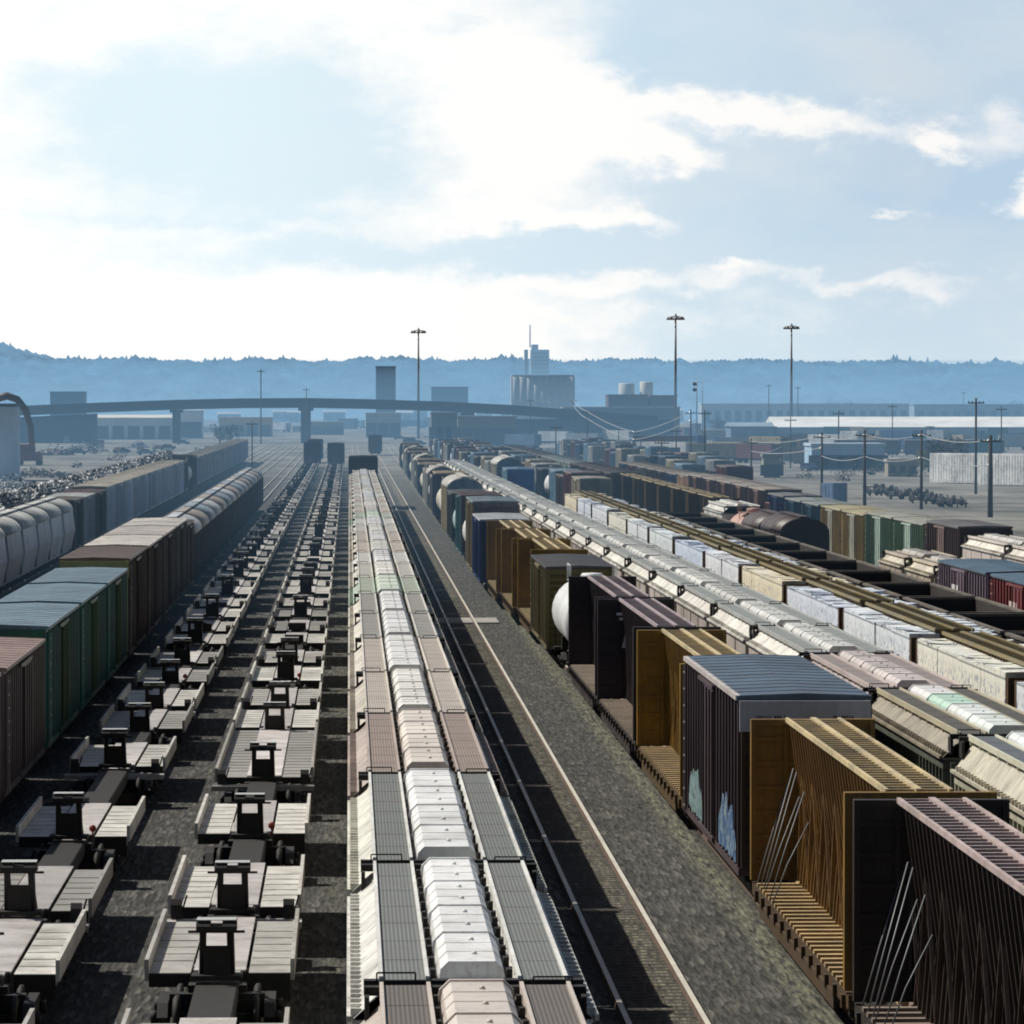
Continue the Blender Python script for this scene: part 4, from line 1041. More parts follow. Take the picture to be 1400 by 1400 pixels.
bpx('buff low warehouse beyond the flyover pier', 425, 470, 578, 1900, B(150, 140, 126), B(170, 160, 148), doors=3)
bpx('pale shed with flat roof behind the middle tracks', 500, 548, 566, 1750, B(180, 184, 184), B(196, 198, 198), doors=3)
bpx('dark low depot with flat roof beside the tracks', 590, 625, 566, 1330, B(96, 100, 104), B(130, 130, 126), doors=3)
bpx('green-grey canopy building with white end', 626, 706, 571, 1380, B(120, 124, 112), B(136, 140, 126), doors=4)
bpx('red-brown two storey building with flat roof', 832, 886, 541, 1750, B(96, 74, 74), B(110, 96, 96), rows=2, cols=8)
bpx('dull brick building next to the tall light mast', 890, 926, 542, 1750, B(92, 78, 82), B(108, 100, 100), rows=2, cols=6)
bpx('long pale shed beside the tall light mast', 770, 930, 558, 1650, B(96, 108, 124), B(176, 180, 184), rows=1, cols=12)
wh = bpx('long warehouse with white hipped roof and dark loading doors', 1062, 1420, 584, 1500, B(170, 182, 200), B(240, 238, 232), dep=40, pitch=3.2, doors=22)
bpx('grey-blue gabled shed at the end of the long warehouse', 1000, 1058, 583, 1480, B(110, 130, 150), B(140, 156, 170), pitch=1.2, doors=2)
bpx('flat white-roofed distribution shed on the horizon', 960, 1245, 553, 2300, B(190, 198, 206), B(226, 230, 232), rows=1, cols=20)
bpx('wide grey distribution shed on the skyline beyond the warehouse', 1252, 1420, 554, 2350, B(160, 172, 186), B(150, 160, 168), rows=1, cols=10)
bpx('pale blue flat-topped shed in the open lot', 1111, 1212, 610, 880, B(170, 200, 226), B(190, 210, 226), dep=14, doors=5)
bpx('small tan hut in the open lot', 1216, 1256, 632, 800, B(160, 150, 132), B(176, 166, 150), dep=5, cols=3, rows=1)
bpx('small concrete hut with dark doorway near the poles', 1045, 1068, 625, 790, B(160, 158, 148), B(140, 140, 134), dep=4, doors=1)
bpx('tall pale blue silo building at the edge of the scrap yard', -30, 22, 556, 760, B(190, 216, 240), B(100, 124, 150), dep=12)
# storage tanks
for i, (px, w, py, cc) in enumerate(((857, 22, 524, (206, 206, 200)), (884, 18, 522, (226, 220, 206)))):
    d = 2100; r = w / 2 / F * d; h = px_z(py, d)
    b = MB(); b.lathe([(0, r), (h - .3, r), (h, r * .9)], (0, 0, 0), 'z', 20)
    solo('storage_tank', b.mesh('storage_tank', 'building wall'), ('grey storage tank behind the red-brown building', 'cream storage tank behind the red-brown building')[i], 'tank', rgb(*cc), (px_x(px, d), d, 0))

# containers, trailers, vans parked in the lots
def container(label, px, py, L, H, W, col, group, rz=.61, doors=True):
    x, d = P(px, py); t = thing('shipping_container', label, 'container', (x, d, 0), group, rz)
    b = MB(); b.box(-W/2, W/2, -L/2, L/2, .15, H)
    for i in range(int(L / .6)):
        y = -L/2 + .2 + i * .6; b.box(-W/2 - .04, W/2 + .04, y, y + .25, .25, H - .15)
    part('shell', b.mesh('shell', 'painted steel'), t, col)
    b = MB()
    for sx in (-1, 1): b.box(sx*W/4 - W/4 + .03, sx*W/4 + W/4 - .03, -L/2 - .06, -L/2 - .002, .25, H - .1)
    part('door', b.mesh('door', 'clean paint'), t, tuple(v*.85 for v in col[:3]) + (1,))
    return t
def trailer(label, px, py, L, col, group, rz=.7, H=4.0):
    x, d = P(px, py); t = thing('semi_trailer', label, 'trailer', (x, d, 0), group, rz)
    b = MB(); b.box(-1.28, 1.28, -L/2, L/2, 1.15, H); b.box(-1.3, 1.3, -L/2 - .02, L/2 + .02, 1.05, 1.2)
    part('box', b.mesh('trailer_box', 'clean paint'), t, col)
    b = MB(); b.box(-.5, .5, -L/2 + .3, L/2 - .3, .8, 1.04)
    for sx in (-1, 1): b.box(sx*.7 - .08, sx*.7 + .08, L/2 - 2.6, L/2 - 2.4, 0, 1.05)
    part('chassis', b.mesh('chassis', 'bogie steel'), t)
    for y in (-L/2 + 1.2, -L/2 + 2.4):
        b = MB()
        for sx in (-1, 1): b.lathe([(-.25, .5), (.25, .5)], (sx*1.0, y, .5), 'x', 12)
        part('wheel', b.mesh('wheel', 'bogie steel'), t)
    return t
def car(label, px, py, col, group, rz=0.0, van=False):
    x, d = P(px, py); t = thing('parked_van' if van else 'parked_car', label, 'van' if van else 'car', (x, d, 0), group, rz)
    def mk():
        b = MB()
        pr = [(-2.1, .35), (-2.15, .8), (-1.2, .95), (-.6, 1.42), (1.1, 1.45), (1.7, 1.0), (2.15, .92), (2.15, .35)] if not van else [(-2.4, .35), (-2.45, 1.0), (-1.7, 1.15), (-1.2, 2.05), (2.35, 2.1), (2.4, .35)]
        b.xprism(pr, -.88, .88); return b.mesh('car_body', 'clean paint')
    part('body', cached(('car', van), mk), t, col)
    def mk2():
        b = MB()
        pr = [(-1.0, 1.0), (-.58, 1.38), (1.05, 1.40), (1.5, 1.02)] if not van else [(-1.6, 1.2), (-1.22, 1.95), (-.2, 1.95), (-.2, 1.2)]
        b.xprism(pr, -.89, .89); return b.mesh('car_window', 'dark glass')
    part('window', cached(('carw', van), mk2), t)
    def mk3():
        b = MB(); b.lathe([(-.1, .33), (.1, .33)], (0, 0, .33), 'x', 14); return b.mesh('car_wheel', 'bogie steel')
    for sx in (-.8, .8):
        for y in (-1.35, 1.35): part('wheel', cached('carwheel', mk3), t, loc=(sx, y, 0))
    return t
CN = 'containers in the far lots'
container('long white steel container behind the thick pole', 1331, 662, 16, 4.6, 2.6, rgb(246, 246, 244, 1), CN)
container('second white container past the thick pole', 1400, 665, 16, 4.7, 2.6, rgb(246, 246, 244, 1), CN)
for i, (px, py, cc, ds) in enumerate(((1048, 624, (110, 96, 70), 'olive tan container left of a teal one'), (1068, 624, (70, 120, 130), 'teal container between two tan ones'), (1087, 624, (120, 100, 80), 'brown tan container beside the teal one'))):
    container(ds.replace(' left of', ' next to'), px, py, 7.2, 4.0, 2.6, rgb(*cc), CN)
for i, px in enumerate(range(1222, 1365, 24)): boxcar(f'maroon boxcar on the far warehouse siding, {nth(i+1)} from the end', (px_x(px + 12, 1120), 1120, 0), 3.9 * 1.0 * 1.02 * 4, 3.9, rgb(96, 62, 66), rgb(160, 150, 146), rgb(80, 50, 52), 'maroon boxcars on the far siding', rz=math.pi/2) if i % 4 == 0 else None
for i in range(3): boxcar(f'green boxcar on the far warehouse siding, {nth(i+1)} past the maroon ones', (px_x(1376 + i * 96, 1130), 1130, 0), 15.6, 3.9, rgb(60, 116, 108), rgb(150, 160, 156), rgb(50, 90, 84), 'green boxcars on the far siding', rz=math.pi/2) if i < 1 else None
container('teal container with green stripe among the light poles', 968, 645, 3.2, 3.7, 2.6, rgb(60, 120, 116), CN)
container('pale blue container stacked by the green canopy', 658, 600, 14, 3.4, 2.6, rgb(140, 172, 196), CN)
container('light blue container nearer the canopy building', 680, 604, 10, 3.4, 2.6, rgb(120, 170, 190), CN)
container('dull brown container near the pale pillars', 912, 634, 5.5, 3.3, 2.6, rgb(60, 48, 60), CN)
container('white container by the pale pillars', 877, 637, 3.0, 3.6, 2.6, rgb(220, 222, 224), CN)
container('second white container by the pale pillars', 888, 638, 2.2, 3.4, 2.6, rgb(214, 220, 228), CN)
container('blue container near the white tank by the pole', 1142, 690, 2.2, 2.6, 2.2, rgb(130, 160, 200), CN)
TN = 'trailers parked in the far lots'
for i, (px, py, L, cc, ds) in enumerate(((760, 608, 13, (200, 206, 210), 'white trailer near the foot of the grey elevator'), (800, 612, 13, (150, 160, 166), 'grey trailer behind the pole line'), (846, 606, 12, (214, 214, 206), 'cream trailer behind the red-brown building'),
        (905, 620, 12, (190, 200, 206), 'pale trailer under the tallest light mast'), (940, 616, 12, (120, 130, 140), 'slate trailer under the tallest light mast'), (1010, 622, 12, (86, 96, 110), 'dark blue trailer by the gabled shed'),
        (985, 604, 13, (206, 206, 200), 'white trailer by the railway signal'), (715, 614, 12, (96, 120, 150), 'blue trailer by the canopy building'), (1290, 646, 10, (90, 86, 70), 'olive trailer among scrub by the white containers'), (1110, 640, 9, (80, 84, 90), 'dark trailer against the pale blue shed'))):
    trailer(ds, px, py, L, rgb(*cc), TN)
VN = 'vehicles parked in the far lots'; rr = random.Random(21)
cols = [('white', (226, 226, 226)), ('silver', (170, 174, 178)), ('dark blue', (40, 56, 90)), ('black', (24, 24, 28)), ('maroon', (84, 44, 44)), ('grey', (110, 112, 116))]
spots = [('far lot between the poles', 740, 900, 612, 642, 26), ('lot beyond the pale blue shed', 1090, 1250, 636, 650, 4), ('scrap yard lot', 90, 330, 604, 624, 16), ('lot by the middle tracks', 540, 700, 590, 618, 18), ('lot under the tall mast', 925, 1060, 606, 640, 16)]
for nm, xa, xb, ya, yb, n in spots:
    for k in range(n):
        cn, cc = cols[rr.randrange(len(cols))]; v = rr.random() < .3
        px = xa + (xb - xa) * (k + rr.uniform(.1, .9)) / n; py = rr.uniform(ya, yb)
        car(f'{cn} {"van" if v else "car"}, {nth(k+1)} vehicle across the {nm}', px, py, rgb(*cc), VN, rr.choice((0, math.pi/2, math.pi/2, .3)), v)
r3 = random.Random(33)
tc_ = [('white', (232, 232, 228)), ('pale grey', (190, 194, 198)), ('blue', (70, 104, 150)), ('rust red', (104, 62, 54)), ('tan', (176, 160, 130)), ('dark grey', (70, 74, 80)), ('teal', (70, 124, 126))]
for row, (xa, xb, py, n, nm) in enumerate(((975, 1400, 606, 22, 'row before the long warehouse'), (1100, 1400, 616, 12, 'second row before the long warehouse'), (700, 960, 599, 18, 'row under the flyover wall'), (470, 700, 586, 16, 'row beyond the middle tracks'), (850, 940, 628, 9, 'row of pale posts'), (140, 420, 591, 14, 'row under the flyover span'), (975, 1060, 632, 5, 'row behind the concrete hut'))):
    for k in range(n):
        cn, cc = tc_[r3.randrange(len(tc_))]; px = xa + (xb - xa) * (k + r3.uniform(.2, .8)) / n; q = py + r3.uniform(-2, 2)
        if r3.random() < .5: container(f'{cn} container, {nth(k+1)} in the {nm}', px, q, r3.choice((6.1, 12.2)), r3.choice((2.7, 5.2)), 2.5, rgb(*cc), 'stored containers and trailers', rz=r3.choice((.5, .7, 1.4)))
        else: trailer(f'{cn} trailer, {nth(k+1)} in the {nm}', px, q, r3.choice((9, 13)), rgb(*cc), 'stored containers and trailers', rz=r3.choice((.5, .75, 1.5)))
for k in range(26):
    px, py = r3.uniform(1080, 1300), r3.uniform(636, 662)
    if k > 12: px, py = r3.uniform(30, 300), r3.uniform(612, 640)
    x, d = P(px, py); b = MB(); w_ = r3.uniform(.8, 2.0); h_ = r3.uniform(.7, 1.6)
    for i in range(90):
        c0 = Vector((r3.gauss(0, w_*.5), r3.gauss(0, w_*.8), abs(r3.gauss(0, h_*.5)))); p = [c0 + Vector((r3.uniform(-.3, .3), r3.uniform(-.3, .3), r3.uniform(-.3, .3))) for _ in range(3)]
        b.add(p, [(0, 1, 2)])
    solo('scrub_bush', b.mesh('scrub_bush', 'bare foliage' if k % 3 else 'conifer foliage'), f'low brown scrub bush, {nth(k % 13 + 1 if k < 13 else k - 12)} across the {"lot by the wheelsets" if k < 13 else "scrap yard edge"}', 'bush', loc=(x, d, 0), group='scrub bushes in the lots')
# stored wheelsets
for k in range(34):
    px = 1192 + k * 3.7 + rr.uniform(-1, 1); py = 672 + k * .62 + rr.uniform(-5, 6); x, d = P(px, py)
    def mk():
        b = MB()
        for sx in (-.8, .8): b.lathe([(-.08, .42), (-.02, .5), (.06, .5), (.08, .4)], (sx, 0, .5), 'x', 16)
        b.lathe([(-1.1, .09), (1.1, .09)], (0, 0, .5), 'x', 8); return b.mesh('railway_wheelset', 'bogie steel')
    solo('railway_wheelset', cached('wheelset', mk), 'dark spare railway wheelset in the row by the poles', 'wheelset', loc=(x, d, 0), group='spare wheelsets in the lot', rz=rr.uniform(-.5, .9))
# scrap piles left
def pile_mesh(seed, w, h, n):
    b = MB(); rr2 = random.Random(seed)
    for i in range(n):
        a = rr2.random() * 6.28; q = math.sqrt(rr2.random()); z = (1 - q) * h * rr2.random(); s = rr2.uniform(.15, .5)
        c = Vector((math.cos(a) * q * w, math.sin(a) * q * w * 1.5, z + s * .3))
        p = [c + Vector((rr2.uniform(-s, s), rr2.uniform(-s, s), rr2.uniform(-s, s) * .6)) for _ in range(6)]
        b.add(p, [(0,1,2), (0,2,3), (0,3,4), (0,4,1), (5,2,1), (5,3,2), (5,4,3), (5,1,4)])
    return b.mesh('scrap_pile', 'scrap metal')
for i, (px, py, w, h, ds, cc) in enumerate(((118, 617, 6, 3.6, 'grey jagged scrap pile below the flyover embankment', (150, 150, 150)), (75, 622, 5, 3, 'rusty scrap pile beside the red crane base', (140, 90, 60)), (190, 612, 3, 2.2, 'small pale scrap pile below the flyover', (170, 170, 176)), (20, 668, 5, 2.2, 'dark scrap pile with white pieces beside the scrap train', (220, 220, 220)), (48, 652, 7, 2, 'low brown scrap pile at the yard edge', (120, 100, 84)), (8, 690, 4, 2, 'black and white scrap pile nearer the pale train', (226, 226, 226)))):
    x, d = P(px, py); solo('scrap_pile', pile_mesh(i + 40, w, h, 420), ds, 'scrap pile', rgb(*cc), (x, d, 0), 'scrap piles')
# scrap handler crane
x, d = P(42, 636); t = thing('scrap_crane', 'rusty scrap handling crane with arched boom beside the pale blue silo', 'crane', (x, d, 0))
b = MB(); b.box(-2.4, 2.4, -3, 3, .9, 2.6); b.box(-2.0, 1.0, -2.4, 1.8, 2.6, 4.2); part('cab', b.mesh('cab', 'dirty steel'), t, rgb(150, 84, 62))
b = MB()
for s in (-1.9, 1.9): b.xprism([(-3, .1), (3, .1), (3.4, .6), (3, 1.0), (-3, 1.0), (-3.4, .6)], s - .5, s + .5)
part('tracks', b.mesh('tracks', 'bogie steel'), t)
z0 = 2.6; arc = [(.6, 0, z0), (.2, 0, 7.5), (-.8, 0, 11), (-2.4, 0, 13.0), (-4.4, 0, 13.7), (-6.4, 0, 13.2)]
b = MB(); b.tube(arc, .6, 10, .85); part('boom', b.mesh('boom', 'dirty steel'), t, rgb(104, 80, 64))
b = MB(); b.tube([(-6.4, 0, 13.0), (-7.3, 0, 9.4), (-7.6, 0, 6.4)], .5, 8, .3)
for a in range(4):
    an = a * math.pi/2; c, s = math.cos(an), math.sin(an); b.tube([(-7.6, 0, 6.4), (-7.6 + c*.9, s*.9, 5.7), (-7.6 + c*.6, s*.6, 4.7), (-7.6 + c*.1, s*.1, 4.3)], .2, 6, .06)
part('grapple', b.mesh('grapple', 'bogie steel'), t)
# signal mast
x, d = P(953, 575 + 37); t = thing('railway_signal', 'slender railway signal mast with two black lamp heads', 'signal', (x, d, 0))
h = px_z(520, d)
b = MB(); b.tube([(0, 0, 0), (0, 0, h)], .13, 8); b.tube([(1.6, 0, 0), (1.6, 0, h - .4)], .1, 8); b.bar((0, 0, h - .6), (1.6, 0, h - .6), .1); part('mast', b.mesh('mast', 'galvanised steel'), t)
for z in (h - 1.0, h - 2.6):
    b = MB(); b.lathe([(-.25, .55), (.25, .55)], (-.6, -.2, z), 'y', 14); b.bar((-.6, 0, z), (0, 0, z), .1); part('signal_head', b.mesh('signal_head', 'bogie steel'), t)
# utility poles and wires
poles = [(1357, 708, 595, .26), (1262, 697, 588, .17), (1184, 693, 588, .19), (1125, 679, 591, .17), (1028, 656, 600, .16), (1070, 640, 596, .15), (1337, 676, 544, .17), (1148, 640, 561, .14), (1082, 640, 570, .12), (1372, 640, 555, .13), (1222, 625, 552, .13),
         (945, 640, 560, .15), (925, 640, 585, .14), (868, 632, 588, .14), (803, 626, 560, .16), (784, 608, 545, .14), (725, 612, 545, .13), (846, 622, 575, .13), (964, 650, 560, .15), (905, 660, 600, .14), (760, 640, 580, .13), (357, 607, 505, .2), (419, 606, 530, .16), (345, 640, 575, .12), (700, 600, 560, .12), (1052, 600, 525, .16), (1092, 600, 528, .16), (1320, 590, 535, .15)]
PT = []
for i, (px, pb, pt, r) in enumerate(poles):
    x, d = P(px, pb); h = px_z(pt, d)
    t = thing('utility_pole', f'dark wooden utility pole with crossarm, {nth(i+1)} counted through the lots', 'pole', (x, d, 0), 'utility poles')
    b = MB(); b.tube([(0, 0, -.3), (0, 0, h)], r * 1.15, 8, r * .75); part('shaft', b.mesh('shaft', 'pole timber'), t)
    b = MB(); b.box(-1.1, 1.1, -.14, -.02, h - .75, h - .6)
    for q in (-1, -.5, .5, 1): b.box(q - .05, q + .05, -.13, -.03, h - .6, h - .4)
    part('crossarm', b.mesh('crossarm', 'pole timber'), t)
    PT.append((x, d, h))
more = ['before the end of the long warehouse', 'above the green boxcar on the warehouse siding', 'rising over the maroon boxcars by the warehouse', 'beside the railway signal', 'at the foot of the tallest light mast', 'before the red-brown building',
        'between the canopy building and the red-brown building', 'at the foot of the grain elevator silos', 'below the grain elevator tower', 'under the cream storage tanks', 'standing behind the teal container', 'rising behind the outer boxcar string',
        'behind the white boxcars with green doors', 'very tall before the flyover span', 'standing by the middle flyover pier', 'at the far end of the pale train', 'beside the white end of the canopy building', 'on the skyline before the third light mast',
        'on the skyline past the third light mast', 'small over the middle of the warehouse roof']
for i, (o, s) in enumerate(zip([o for o in C.objects if o.name.startswith('utility_pole')], ['thick dark pole standing before the white containers', 'dark pole at the end of the wheelset row', 'dark pole standing before the wheelset row', 'dark pole standing before the pale blue shed', 'dark pole beside the small concrete hut', 'dark pole beyond the olive tan containers', 'very tall thin pole before the long warehouse roof', 'tall pole before the warehouse loading doors'] + ['dark utility pole ' + q for q in more])): o['label'] = s
def wire(p, q, sag, label, r=.035):
    pts = [(p[0] + (q[0]-p[0])*k/10, p[1] + (q[1]-p[1])*k/10, p[2] + (q[2]-p[2])*k/10 - sag*4*(k/10)*(1-k/10)) for k in range(11)]
    b = MB(); b.tube(pts, r, 5); solo('overhead_wire', b.mesh('overhead_wire', 'bright wire'), label, 'wire', group='overhead wires')
for i, (a, c, nm) in enumerate(((3, 2, 'pale blue shed'), (2, 1, 'wheelset row'), (1, 0, 'white containers'), (4, 3, 'concrete hut'), (5, 4, 'olive containers'), (13, 11, 'pale pillars'), (14, 13, 'far lot'), (15, 14, 'canopy end'), (16, 15, 'elevator foot'))):
    for k, dz in enumerate((.5, 3.1) if i < 3 else (.4, 2.0)):
        p, q = PT[a], PT[c]; wire((p[0], p[1], p[2] - dz), (q[0], q[1], q[2] - dz), .55, f'sagging {("upper", "lower")[k]} wire over the {nm}', .05 if i < 5 else .07)

# trees
def tree(label, px, py, h, w, mat, seed, group):
    x, d = P(px, py); t = thing('tree', label, 'tree', (x, d, 0), group); rr2 = random.Random(seed)
    b = MB(); b.tube([(0, 0, -.2), (.1, 0, h*.4), (0, .1, h*.85)], h*.03, 7, h*.008)
    for k in range(5):
        a = k*1.3; b.tube([(0, 0, h*(.3 + .1*k)), (math.cos(a)*w*.4, math.sin(a)*w*.4, h*(.45 + .1*k))], h*.012, 5, h*.004)
    part('trunk', b.mesh('trunk', 'bark'), t)
    b = MB()
    cl = [(rr2.gauss(0, w*.22), rr2.gauss(0, w*.22), h*rr2.uniform(.35, .95), rr2.uniform(.12, .24)*w) for _ in range(14)]
    for cx, cy, cz, cr in cl:
        for i in range(36):
            u = Vector((rr2.gauss(0, 1), rr2.gauss(0, 1), rr2.gauss(0, 1))).normalized() * cr * rr2.uniform(.5, 1.1); s = rr2.uniform(.15, .4)
            c = Vector((cx, cy, cz)) + u; p = [c + Vector((rr2.uniform(-s, s), rr2.uniform(-s, s), rr2.uniform(-s, s))) for _ in range(4)]
            b.add(p, [(0, 1, 2), (0, 2, 3)])
    part('crown', b.mesh('crown', mat), t)
tr = [(735, 590), (748, 591), (762, 592), (776, 592), (792, 591), (806, 592), (820, 591), (836, 590), (980, 596), (990, 600), (1275, 650), (1290, 652), (1303, 648), (1120, 560.5), (1140, 560.8), (1166, 561), (1172, 560.6), (1335, 561), (1388, 561), (300, 610), (316, 611)]
for i, (px, py) in enumerate(tr):
    far = py < 570
    nm = 'beside the flyover retaining wall' if i < 8 else 'near the railway signal' if i < 10 else 'by the white containers' if i < 13 else 'on the skyline over the sheds' if i < 19 else 'below the flyover'
    k0 = [0, 8, 10, 13, 19]; base = max(q for q in k0 if q <= i)
    d = min(px_d(py), 2600)
    if far: py = HY + F*CZ/2500
    tree(f'dark bushy tree {nm}, {nth(i - base + 1)} along', px, py, 13 if far else rr.uniform(4.5, 7), 10 if far else 6, 'conifer foliage' if i % 3 else 'bare foliage', 60 + i, 'trees around the yard')

# ------------------------------------------------------------------ hills with their far woods
HAZE = (.225, .425, .63, 1)
def haze_glow_mat(name, base, k, scale):
    """surface several kilometres off: its own colour under a glow that paints in the haze"""
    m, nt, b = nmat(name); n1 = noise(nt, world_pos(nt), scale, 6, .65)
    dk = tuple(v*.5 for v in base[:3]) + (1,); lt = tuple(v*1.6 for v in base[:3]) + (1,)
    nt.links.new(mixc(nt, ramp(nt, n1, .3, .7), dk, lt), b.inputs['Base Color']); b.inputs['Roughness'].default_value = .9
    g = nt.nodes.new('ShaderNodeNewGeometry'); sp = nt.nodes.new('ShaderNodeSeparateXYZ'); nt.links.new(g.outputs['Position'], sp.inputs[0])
    low = ramp(nt, sp.outputs['Z'], 46.0, 4.0)                      # haze painted into the surface as glow, paler towards the valley floor
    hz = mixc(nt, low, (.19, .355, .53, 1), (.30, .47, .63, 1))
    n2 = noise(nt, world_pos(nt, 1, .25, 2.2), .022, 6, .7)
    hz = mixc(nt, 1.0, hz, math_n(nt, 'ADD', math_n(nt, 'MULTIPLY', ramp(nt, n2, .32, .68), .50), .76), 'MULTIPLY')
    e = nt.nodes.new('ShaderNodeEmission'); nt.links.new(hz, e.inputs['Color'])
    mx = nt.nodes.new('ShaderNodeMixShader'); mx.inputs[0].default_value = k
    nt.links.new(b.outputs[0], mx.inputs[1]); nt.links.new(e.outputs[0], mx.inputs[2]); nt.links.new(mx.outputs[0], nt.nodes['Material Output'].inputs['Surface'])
haze_glow_mat('woodland haze glow', (.035, .05, .03), .86, .012)

ridge = [(-600, 440), (-200, 455), (-60, 466), (0, 477), (30, 487), (60, 494), (120, 497), (200, 499), (300, 500), (480, 499), (560, 496), (600, 499), (800, 499), (900, 501), (1000, 500), (1250, 502), (1400, 505), (1800, 508), (2400, 508)]
def ridge_z(px): return px_z(interp(ridge, px), 5000)
def hill_z(px, y):
    q = max(0, min(1, (y - 3700) / 1300)); q = q*q*(3 - 2*q)
    n = math.sin(px*.021 + y*.004)*.5 + math.sin(px*.053 + 1.3 + y*.0023)*.3
    return ridge_z(px) * q * (1 + .10*n*(1 - q)) - .3
b = MB(); NX, NY = 150, 16
vs = []
for j in range(NY + 1):
    y = 3600 + 1900*j/NY
    for i in range(NX + 1):
        px = -600 + 3000*i/NX; vs.append((px_x(px, 5000), y, hill_z(px, min(y, 5000)) - (max(0, y - 5050)*.03)))
fs = [(j*(NX+1)+i, j*(NX+1)+i+1, (j+1)*(NX+1)+i+1, (j+1)*(NX+1)+i) for j in range(NY) for i in range(NX)]
b.add(vs, fs, True)
solo('hills', b.mesh('hills', 'woodland haze glow'), None, None, kind='structure')
b = MB(); rr = random.Random(9)
for i in range(5200):
    px = rr.uniform(-300, 2000); y = 5000 - rr.random()**2 * 1150; z = hill_z(px, y); h = rr.uniform(5, 11) * (1.3 if rr.random() < .08 else 1); r = rr.uniform(3, 7); x = px_x(px, 5000)
    h *= .8 + .18 * math.sin(px*.037 + 1) + .15 * math.sin(px * .13)
    if rr.random() < .10:
        b.add([(x - r, y, z - 2), (x + r, y, z - 2), (x, y + r, z - 2), (x, y - r, z - 2), (x, y, z + h*1.2)], [(0,3,4), (3,1,4), (1,2,4), (2,0,4)])
    else:
        p = [(x + r*1.4*math.cos(k*1.05), y + r*math.sin(k*1.05), z + h*.35) for k in range(6)]
        b.add(p + [(x, y, z - 2), (x + rr.uniform(-1, 1), y, z + h*.85)], [(k, (k+1) % 6, 7) for k in range(6)] + [((k+1) % 6, k, 6) for k in range(6)])
solo('hillside_woods', b.mesh('hillside_woods', 'woodland haze glow'), 'far wooded ridge fading into blue haze', 'woods', kind='stuff')
# houses at the foot of the hills
for i in range(26):
    px = rr.uniform(120, 1400); d = rr.uniform(3000, 3500); x = px_x(px, d); w = rr.uniform(6, 16)
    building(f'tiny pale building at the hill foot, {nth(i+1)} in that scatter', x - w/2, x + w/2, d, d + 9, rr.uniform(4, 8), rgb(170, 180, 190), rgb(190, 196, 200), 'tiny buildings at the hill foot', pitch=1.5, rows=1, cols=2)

# ------------------------------------------------------------------ haze: a bank of air that thickens towards the hills
SIG = 1/2700.0
m = bpy.data.materials.new('blue haze'); m.use_nodes = True; nt = m.node_tree; nt.nodes.clear()
out = nt.nodes.new('ShaderNodeOutputMaterial'); ab = nt.nodes.new('ShaderNodeVolumeAbsorption'); ab.inputs['Color'].default_value = (0, 0, 0, 1); ab.inputs['Density'].default_value = SIG
em = nt.nodes.new('ShaderNodeEmission'); em.inputs['Color'].default_value = (.225, .425, .63, 1); em.inputs['Strength'].default_value = SIG
ad = nt.nodes.new('ShaderNodeAddShader'); nt.links.new(ab.outputs[0], ad.inputs[0]); nt.links.new(em.outputs[0], ad.inputs[1]); nt.links.new(ad.outputs[0], out.inputs['Volume'])
MATS['haze'] = m
b = MB(); ya, yb = 230.0, 3560.0; za, zb = 9.0, 45.5
b.add([(-3500, ya, -2), (3500, ya, -2), (3500, yb, -2), (-3500, yb, -2), (-3500, ya, za), (3500, ya, za), (3500, yb, zb), (-3500, yb, zb)], [(0,3,2,1), (4,5,6,7), (0,1,5,4), (1,2,6,5), (2,3,7,6), (3,0,4,7)])
solo('haze', b.mesh('haze', 'haze'), 'thin blue haze hanging over the far end of the yard', 'haze', kind='stuff')

# ------------------------------------------------------------------ sun, sky, camera
sx, sy = .745, .40                                    # shadow offset per metre of height: to the right and slightly towards the camera
sdir = Vector((sx, -sy, -1.0)).normalized()
elev = math.asin(-sdir.z); az = math.atan2(-sdir.x, -sdir.y)     # azimuth from +Y, clockwise positive to +X
sun = bpy.data.lights.new('sun', 'SUN'); sun.energy = 5.0; sun.angle = R(.5); sun.color = (1.0, .95, .86)
so = bpy.data.objects.new('sun', sun); C.objects.link(so); so.rotation_euler = sdir.to_track_quat('-Z', 'Y').to_euler()

w = bpy.data.worlds.new('World'); bpy.context.scene.world = w; w.use_nodes = True; nt = w.node_tree; nt.nodes.clear()
out = nt.nodes.new('ShaderNodeOutputWorld'); bg = nt.nodes.new('ShaderNodeBackground'); bg2 = nt.nodes.new('ShaderNodeBackground')
sky = nt.nodes.new('ShaderNodeTexSky'); sky.sky_type = 'NISHITA'; sky.sun_disc = False; sky.sun_elevation = elev; sky.sun_rotation = az
nt.links.new(sky.outputs[0], bg.inputs['Color']); bg.inputs['Strength'].default_value = .042
tc = nt.nodes.new('ShaderNodeTexCoord'); sp = nt.nodes.new('ShaderNodeSeparateXYZ'); nt.links.new(tc.outputs['Generated'], sp.inputs[0])
yy = math_n(nt, 'MAXIMUM', sp.outputs['Y'], .05)
U = math_n(nt, 'MULTIPLY', math_n(nt, 'DIVIDE', sp.outputs['X'], yy), 6.6)     # tangent-plane sky coordinates around the direction of the tracks
V = math_n(nt, 'MULTIPLY', math_n(nt, 'DIVIDE', sp.outputs['Z'], yy), 6.6)
cb = nt.nodes.new('ShaderNodeCombineXYZ'); nt.links.new(U, cb.inputs[0]); nt.links.new(V, cb.inputs[1])
mp = nt.nodes.new('ShaderNodeMapping'); mp.inputs['Scale'].default_value = (1, 1.9, 1); nt.links.new(cb.outputs[0], mp.inputs['Vector'])
wx = noise(nt, mp.outputs[0], 6.0, 6, .6)
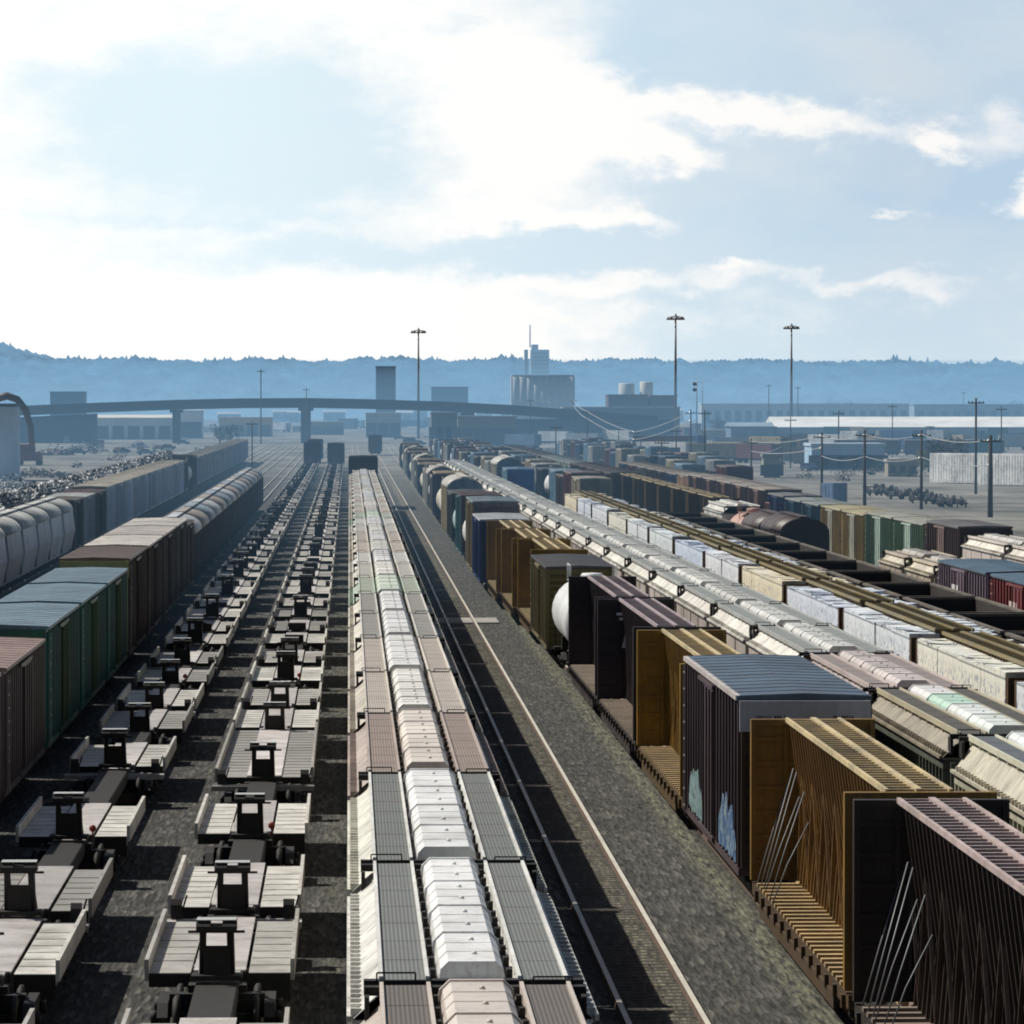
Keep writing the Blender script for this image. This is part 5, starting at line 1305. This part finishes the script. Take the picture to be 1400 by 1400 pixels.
mp2 = nt.nodes.new('ShaderNodeMapping'); mp2.inputs['Location'].default_value = (7.3, 2.1, 0); nt.links.new(mp.outputs[0], mp2.inputs['Vector'])
wy = noise(nt, mp2.outputs[0], 6.0, 6, .6)
Uw = math_n(nt, 'ADD', U, math_n(nt, 'MULTIPLY', math_n(nt, 'SUBTRACT', wx, .5), .26))
Vw = math_n(nt, 'ADD', V, math_n(nt, 'MULTIPLY', math_n(nt, 'SUBTRACT', wy, .5), .15))
def blob(cx, cy, rx, ry, amp, tilt=0.0):
    u0, v0 = (cx - VX) / 1000, (HY - cy) / 1000
    du = math_n(nt, 'SUBTRACT', Uw, u0); dv = math_n(nt, 'SUBTRACT', Vw, v0)
    if tilt: dv = math_n(nt, 'ADD', dv, math_n(nt, 'MULTIPLY', du, tilt))
    a = math_n(nt, 'DIVIDE', du, rx / 1000); c = math_n(nt, 'DIVIDE', dv, ry / 1000)
    q = math_n(nt, 'ADD', math_n(nt, 'MULTIPLY', a, a), math_n(nt, 'MULTIPLY', c, c))
    return math_n(nt, 'MULTIPLY', math_n(nt, 'EXPONENT', math_n(nt, 'MULTIPLY', q, -1.0)), amp)
bl = [blob(320, 180, 240, 105, -1.5), blob(470, 235, 130, 45, -.55), blob(520, 355, 330, 30, -1.0), blob(250, 300, 260, 14, -.4), blob(640, 45, 30, 22, -.5),
      blob(860, 120, 190, 75, .9, .05), blob(1060, 160, 210, 24, 1.3, .13), blob(1190, 140, 35, 22, .6), blob(880, 208, 85, 24, 1.7, .15), blob(760, 190, 150, 100, .6),
      blob(800, 305, 120, 16, 1.3), blob(860, 385, 200, 18, .8), blob(1020, 368, 45, 12, 1.1), blob(1200, 390, 200, 16, .75), blob(1290, 200, 30, 26, 1.2), blob(1395, 262, 42, 16, 1.5),
      blob(1385, 175, 55, 50, .9), blob(1230, 303, 40, 9, 1.0), blob(900, 85, 70, 35, -.9), blob(1080, 60, 300, 60, -.3), blob(150, 120, 120, 40, -.5), blob(700, 340, 120, 18, -.5), blob(960, 250, 160, 40, -.3), blob(880, 430, 300, 14, .4)]
bias = math_n(nt, 'MULTIPLY_ADD', ramp(nt, U, .16, .46), -1.25); bias.node.inputs[2].default_value = .60
tot = bias
for q in bl: tot = math_n(nt, 'ADD', tot, q)
tot = math_n(nt, 'ADD', tot, math_n(nt, 'MULTIPLY', math_n(nt, 'SUBTRACT', noise(nt, mp.outputs[0], 9.0, 10, .66), .5), 1.5))
tot = math_n(nt, 'ADD', tot, math_n(nt, 'MULTIPLY', ramp(nt, V, .22, .02), .45))          # paler towards the hills
cl = nt.nodes.new('ShaderNodeMapRange'); cl.interpolation_type = 'SMOOTHSTEP'; cl.inputs[1].default_value = -.45; cl.inputs[2].default_value = .75; nt.links.new(tot, cl.inputs[0])
glow = ramp(nt, U, .75, -.2)
gry = ramp(nt, noise(nt, mp2.outputs[0], 3.2, 6, .6), .38, .66)
dark = mixc(nt, glow, mixc(nt, gry, (.49, .64, .79, 1), (.62, .71, .79, 1)), (.77, .91, .975, 1))
dark = mixc(nt, ramp(nt, V, .30, .05), dark, mixc(nt, glow, (.62, .75, .84, 1), (.80, .93, 1.0, 1)))
lite = mixc(nt, glow, (.97, .96, .94, 1), (1.05, 1.05, 1.03, 1))
col = mixc(nt, cl.outputs[0], dark, lite)
nt.links.new(col, bg2.inputs['Color']); bg2.inputs['Strength'].default_value = 1.0
# the cloud bank fills the low sky ahead; higher up and behind it gives way to clear sky
mk = math_n(nt, 'MULTIPLY', ramp(nt, sp.outputs['Y'], .86, .96), ramp(nt, sp.outputs['Z'], .22, .10))
mx = nt.nodes.new('ShaderNodeMixShader'); nt.links.new(mk, mx.inputs[0]); nt.links.new(bg.outputs[0], mx.inputs[1]); nt.links.new(bg2.outputs[0], mx.inputs[2]); nt.links.new(mx.outputs[0], out.inputs[0])

cam = bpy.data.cameras.new('camera'); co = bpy.data.objects.new('camera', cam); C.objects.link(co)
cam.sensor_width = 36; cam.lens = F / 1400 * 36; cam.clip_start = .5; cam.clip_end = 20000
co.location = (0, 0, CZ)
yaw = math.atan((700 - VX) / F); pitch = math.atan((700 - HY) / F)
co.rotation_euler = (math.pi/2 - pitch, 0, -yaw)
S = bpy.context.scene; S.camera = co
S.view_settings.view_transform = 'Standard'; S.view_settings.look = 'None'; S.view_settings.exposure = 0
S.render.engine = 'CYCLES'; S.cycles.use_denoising = True; S.cycles.filter_width = 1.9; S.cycles.max_bounces = 6; S.cycles.diffuse_bounces = 2; S.cycles.volume_bounces = 0
